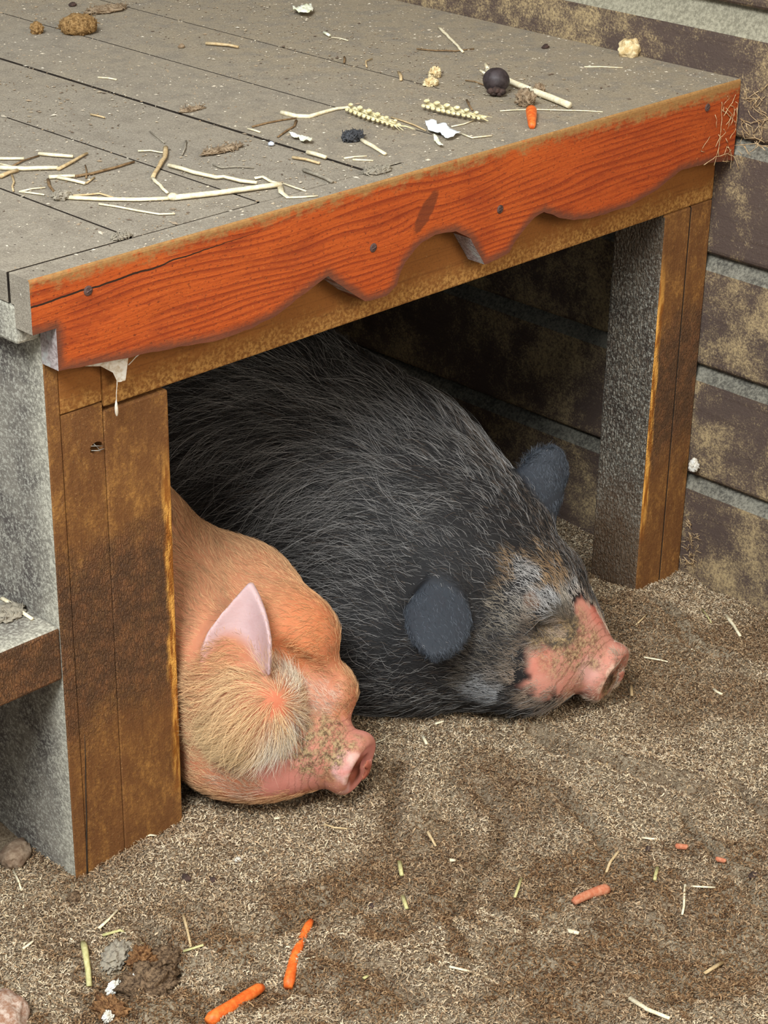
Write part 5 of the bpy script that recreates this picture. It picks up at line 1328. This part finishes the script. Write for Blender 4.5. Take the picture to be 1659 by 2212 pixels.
web('cobweb', [[W0(.040, .531, .008), W0(.075, .524), W0(.100, .518)], [W0(.100, .520), W0(.130, .524, .01), W0(.165, .521, .01)], [W0(.095, .505, .012), W0(.094, .485, .013), W0(.0935, .472, .014)],
              [W0(.104, .520), W0(.112, .529, .004), W0(.118, .534, .001)], [W0(.108, .512), W0(.125, .522), W0(.15, .526, .006)]],
    [[[W0(.055, .5275, .006), W0(.085, .5235, .008), W0(.110, .5250, .008)], [W0(.078, .5205), W0(.094, .5170), W0(.108, .5190)], [W0(.0905, .5100), W0(.098, .5090), W0(.1065, .5120)], [W0(.095, .4990), W0(.0995, .4975), W0(.1045, .4990)]]],
    'web', 'white funnel cobweb hanging under the left end of the scalloped board')
V, F = blob_geo((.0935, .0135, .474), (.0016, .0014, .007), .3, 2, 2, 1.0)
mesh_np('cocoon', V, F, M['web'], bpy.data.objects['cobweb'])
web('cobweb', [[(.070, .0225, .4420), (.0772, .0225, .4395), (.0845, .0228, .4370)], [(.071, .0225, .4375), (.0772, .0225, .4352), (.0845, .0228, .4345)], [(.074, .024, .4425), (.081, .0235, .4325)]],
    [], 'webgrey', 'small grey cobweb across the knot hole of the left post', .00035)
r_ = np.random.default_rng(4)
strs = []
for k in range(18):
    x0 = .925+.06*r_.random()**.6; z0 = .535+.075*r_.random()
    s = [(x0, -.0012, z0)]
    for _ in range(3): s.append((min(.986, s[-1][0]+r_.normal(0, .006)), -.0012-.001*r_.random(), s[-1][2]-.008*r_.random()-.002))
    strs.append(s)
for k in range(32):
    y0 = -.002-.03*r_.random(); z0 = .535+.08*r_.random()
    strs.append([(.9885, y0, z0), (.9880, y0-.006*r_.random(), z0-.01*r_.random()), (.9885, y0-.015*r_.random()-.004, z0-.012+.02*r_.random())])
strs += [[(.9885, -.004, .575), (.9875, -.02, .573), (.9885, -.05, .588), (.9885, -.07, .592)], [(.985, -.003, .545), (.987, -.03, .552), (.989, -.065, .549)],
         [(.955, -.001, .600), (.957, -.0015, .575), (.956, -.0015, .555), (.958, -.001, .535)], [(.93, -.001, .532), (.95, -.002, .537), (.975, -.002, .536), (.986, -.004, .530), (.988, -.01, .518)]]
web('cobweb', strs, [],
    'webdust', 'dusty tan cobweb bridging the orange board end and the wall', .00036)
strs = []
for k in range(40):
    p = Vector((.9875, .016-.022*r_.random(), -.004+.055*r_.random()**1.6)); st = [tuple(p)]
    for _ in range(3):
        p = p + Vector((r_.normal(0, .0012), r_.normal(0, .005), r_.normal(0, .005))); p.x = min(.9888, max(.980, p.x)); p.y = min(.0215, p.y); st.append(tuple(p))
    strs.append(st)
web('cobweb', strs, [], 'webdust', 'wispy cobweb at the foot of the right corner post by the wall', .00030)
fibrous('fluff', (.981, .010, .128), (.0055, .006, .010), 'mould', 'white fluff stuck between the corner post and the wall', 'fluff', 26, 17.0, .008)

# ------------------------------------------------------------------ litter on the bedding
def gz(p): return float(gh(np.array([[p[0], p[1]]]))[0])
def on(p, dz=0.0): return (p[0], p[1], gz(p)+dz)
def gcarrot(a, b, ra, rb, mat, label, bend=0.0):
    return carrot_piece('carrot_stick', on(a, .003), on(b, .003), ra, rb, mat, label, bend=bend)
gcarrot((0.1387, -0.1894), (0.0654, -0.2365), .0036, .0056, 'carrot', 'thin bright orange carrot stick standing diagonal on the bedding', .003)
gcarrot((0.0460, -0.2230), (-0.0245, -0.2308), .0050, .0066, 'carrot', 'orange carrot stick cut by the bottom edge of the picture')
gcarrot((0.3777, -0.3544), (0.3357, -0.3459), .0056, .0040, 'carrotdull', 'dusty pinkish carrot stick on the bedding to the right', .002)
gcarrot((0.4830, -0.3564), (0.4879, -0.3665), .0030, .0028, 'carrotdull', 'tiny half buried carrot bit above the dusty carrot stick, left of two')
gcarrot((0.4910, -0.3995), (0.4951, -0.4077), .0026, .0024, 'carrotdull', 'tiny half buried carrot bit above the dusty carrot stick, right of two')
GS = [
 ([(-0.0340, -0.0649), (-0.0465, -0.0853), (-0.0619, -0.1093)], .0034, 'yellow', 'speckled yellow straw standing upright in view left of the root clump'),
 ([(-0.0148, -0.0694), (-0.0000, -0.0770), (0.0170, -0.0935)], .0017, 'yellow', 'curved yellow straw above the root clump'),
 ([(-0.0126, -0.0611), (0.0026, -0.0556), (0.0176, -0.0506)], .0016, 'straw', 'thin pale straw slanting up above the curved yellow straw'),
 ([(0.0600, -0.0966), (0.0472, -0.1171), (0.0347, -0.1372)], .0016, 'tan', 'thin tan straw pointing down to the short crossing straw'),
 ([(0.0281, -0.1345), (0.0420, -0.1471)], .0016, 'yellow', 'short level yellow straw under the thin tan straw'),
 ([(-0.0795, -0.0339), (-0.0675, -0.0333)], .0015, 'straw', 'tiny white straw at the lower left of the bedding'),
 ([(-0.0080, 0.0808), (-0.0154, 0.0629), (-0.0229, 0.0466)], .0012, 'straw', 'thin pale straw below the stone at the left post'),
 ([(0.1118, 0.0250), (0.1176, 0.0227), (0.1230, 0.0197)], .0014, 'straw', 'tiny pale straw in front of the left post'),
 ([(0.2599, -0.0803), (0.2645, -0.0904), (0.2706, -0.1029)], .0013, 'tan', 'tan straw in front of the pink snout'),
 ([(0.2299, -0.0379), (0.2351, -0.0406)], .0016, 'straw', 'tiny pale straw just in front of the pink chin'),
 ([(0.2679, -0.4686), (0.2660, -0.4911), (0.2665, -0.5139)], .0026, 'straw', 'white straw leaving the bottom edge at the lower right'),
 ([(0.5502, -0.2748), (0.5606, -0.2753), (0.5710, -0.2757)], .0026, 'straw', 'short white straw right of the furrow on the bedding'),
 ([(0.5745, -0.1979), (0.5519, -0.2111), (0.5263, -0.2206)], .0016, 'tan', 'slanting tan straw at the furrow on the right'),
 ([(0.9383, -0.0885), (0.9228, -0.1108), (0.9060, -0.1325)], .0024, 'straw', 'pale straw on the bedding near the wall'),
 ([(0.9259, -0.0604), (0.9132, -0.0776), (0.8995, -0.0933)], .0013, 'yellow', 'faint green straw between the corner post and the wall straw'),
 ([(0.7604, -0.1986), (0.7569, -0.2064), (0.7566, -0.2130)], .0020, 'straw', 'short white straw on the bedding right of the black snout'),
 ([(0.7507, -0.1050), (0.7599, -0.1181), (0.7651, -0.1290)], .0014, 'straw', 'thin straw just right of the black snout'),
 ([(0.7924, -0.0596), (0.8078, -0.0559), (0.8220, -0.0524)], .0013, 'tan', 'thin tan straw in the heap above the black snout'),
 ([(0.8044, -0.1328), (0.8153, -0.1448)], .0012, 'straw', 'thin level straw on the bedding right of the heap'),
 ([(0.6901, -0.1340), (0.6766, -0.1460)], .0022, 'tan', 'stubby tan chip below the black snout'),
 ([(0.4447, -0.0426), (0.4383, -0.0543)], .0022, 'straw', 'small white chip in front of the black pig, beside a tan flake'),
 ([(0.4717, -0.0350), (0.4811, -0.0388)], .0016, 'straw', 'small white sliver just in front of the black jowl'),
 ([(0.2729, -0.1748), (0.2577, -0.1929)], .0026, 'yellow', 'short yellow straw left of centre, upper one of two'),
 ([(0.2319, -0.2193), (0.2203, -0.2361)], .0024, 'yellow', 'short yellow straw left of centre, lower one of two'),
 ([(0.3247, -0.1640), (0.3193, -0.1808)], .0018, 'tan', 'short tan straw right of the upper short yellow straw'),
 ([(0.3116, -0.2070), (0.3167, -0.2098)], .0022, 'straw', 'tiny white chip in the middle of the bedding'),
 ([(0.3346, -0.2809), (0.3096, -0.2945)], .0016, 'yellow', 'short dull yellow straw left of the dusty carrot stick'),
 ([(0.4450, -0.3625), (0.4257, -0.3741)], .0020, 'yellow', 'short green straw right of the dusty carrot stick'),
 ([(0.4332, -0.3224), (0.4192, -0.3237), (0.4070, -0.3289)], .0016, 'tan', 'bent tan twig above the dusty carrot stick'),
 ([(0.4720, -0.3228), (0.4819, -0.3368)], .0014, 'straw', 'thin white straw above the dusty carrot stick'),
 ([(0.4412, -0.3995), (0.4211, -0.4136), (0.4042, -0.4242)], .0014, 'straw', 'thin upright pale straw right of the green straw'),
 ([(0.4416, -0.4059), (0.4588, -0.4226)], .0012, 'straw', 'thin level pale straw beside the thin upright one'),
 ([(0.3027, -0.3667), (0.3060, -0.3775)], .0026, 'straw', 'small white chip below the dusty carrot stick'),
 ([(0.3826, -0.4877), (0.3664, -0.4906), (0.3476, -0.4925)], .0024, 'tan', 'tan straw slanting at the lower right of the bedding'),
 ([(0.1786, -0.3303), (0.1888, -0.3438), (0.2008, -0.3591)], .0015, 'straw', 'thin pale straw near the bottom centre'),
 ([(0.0963, -0.2006), (0.1021, -0.2082)], .0010, 'straw', 'hair thin straw beside the diagonal carrot stick'),
 ([(0.0964, -0.2267), (0.1129, -0.2279)], .0010, 'straw', 'hair thin straw right of the diagonal carrot stick'),
 ([(0.1153, -0.2832), (0.1219, -0.2825)], .0018, 'yellow', 'tiny yellow chip right of the diagonal carrot stick'),
 ([(0.3986, -0.0161), (0.4186, -0.0175)], .0010, 'straw', 'thin straw pointing away from the pink snout'),
]
for pts, rr, mat, label in GS:
    stalk('straw_stalk', pts, rr, mat, label, base=lambda p: gz(p)+.0022)
def glump(name, p, rad, mat, label, cat, **k): return lump(name, on(p, -.001), rad, mat, label, cat, **k)
glump('stone', (0.0050, 0.0957), (.020, .014, .012), 'stone', 'flat brown stone at the left below the step', 'stone', amp=.2, sub=4, seed=2.0, rotz=.5)
glump('stone', (-0.1471, -0.0980), (.026, .022, .018), 'pinkstone', 'pinkish stone chunk in the bottom left corner', 'stone', amp=.22, sub=4, seed=5.0, rotz=.9)
glump('dropping', (0.0069, 0.0025), (.0066, .0066, .006), 'bark', 'round reddish brown dropping left of the two dark chips', 'dropping', amp=.3, sub=3, seed=6.0)
glump('dark_chip', (0.0980, -0.0550), (.0046, .0065, .0030), 'darkbit', 'dark flat chip in front of the left post, larger of two', 'chip', amp=.2, sub=2, seed=7.0)
glump('dark_chip', (0.1188, -0.0700), (.0044, .0036, .0030), 'darkbit', 'dark flat chip right of the larger one in front of the post', 'chip', amp=.2, sub=2, seed=8.0)
glump('white_chip', (0.1576, -0.0635), (.0050, .0040, .0028), 'mould', 'small grey white chip in front of the pink pig', 'chip', amp=.3, sub=2, seed=9.0)
glump('dark_chip', (0.2043, -0.2046), (.0034, .0030, .0026), 'darkbit', 'tiny black chip left of centre on the bedding', 'chip', amp=.3, sub=2, seed=9.5)
glump('dark_chip', (0.4623, -0.3375), (.0060, .0036, .0026), 'darkbit', 'small black chip above the green straw on the right', 'chip', amp=.3, sub=2, seed=9.8)
glump('dark_chip', (0.6042, -0.2932), (.0066, .0040, .0026), 'darkbit', 'small black chip right of the short white straw', 'chip', amp=.3, sub=2, seed=10.1)
glump('dark_chip', (0.4956, -0.4407), (.0060, .0040, .003), 'darkbit', 'black chip near the right edge of the bedding', 'chip', amp=.3, sub=2, seed=10.4)
glump('dark_chip', (0.6093, -0.0992), (.0050, .0030, .002), 'darkbit', 'small dark chip below the black chin', 'chip', amp=.3, sub=2, seed=10.7)
glump('dark_chip', (0.5851, -0.1699), (.0050, .0026, .002), 'darkbit', 'small dark chip above the slanting tan straw', 'chip', amp=.3, sub=2, seed=10.9)
glump('dark_chip', (0.5421, -0.0948), (.0045, .0026, .002), 'darkbit', 'small dark chip in front of the black pig', 'chip', amp=.3, sub=2, seed=11.1)
glump('clod', (0.4507, -0.1622), (.009, .006, .005), 'bark', 'small brown clod at the start of the furrow', 'clod', amp=.4, sub=3, seed=11.5)
# rooted clump at the lower left with rusty bark and white mould
cp = (-0.0333, -0.1254)
clump = tag(empty('root_clump', on(cp)), 'dark rooted clump with rusty bark and white mould at the lower left', 'clump')
def cpart(name, p, rad, mat, seed, amp=.35, rotz=0.0, dz=0.0):
    V, F = blob_geo((p[0], p[1], gz(p)+dz), rad, amp, 3.6, 5, seed, axes=Matrix.Rotation(rotz, 3, 'Z')); mesh_np(name, V, F, M[mat], clump)
cpart('soil', (-0.0244, -0.1476), (.030, .026, .016), 'bark', 1.0, .4)
cpart('soil', (0.0082, -0.1245), (.024, .016, .011), 'bark', 2.0, .4)
cpart('bark', (-0.0711, -0.1531), (.0085, .016, .013), 'rust', 3.0, .6, .3, .001)
cpart('bark', (-0.0083, -0.1178), (.013, .010, .010), 'rust', 4.0, .65, .5, .004)
cpart('mould', (-0.0473, -0.1270), (.009, .005, .006), 'mould', 5.0, .35, .2, .006)
cpart('mould', (-0.0337, -0.1340), (.0075, .004, .005), 'mould', 6.0, .35, .4, .009)
cpart('mould', (-0.0793, -0.1596), (.0060, .004, .005), 'mould', 7.0, .4, .3, .006)
cpart('soil', (-0.0208, -0.0963), (.020, .012, .009), 'greystem', 8.0, .35, .4)
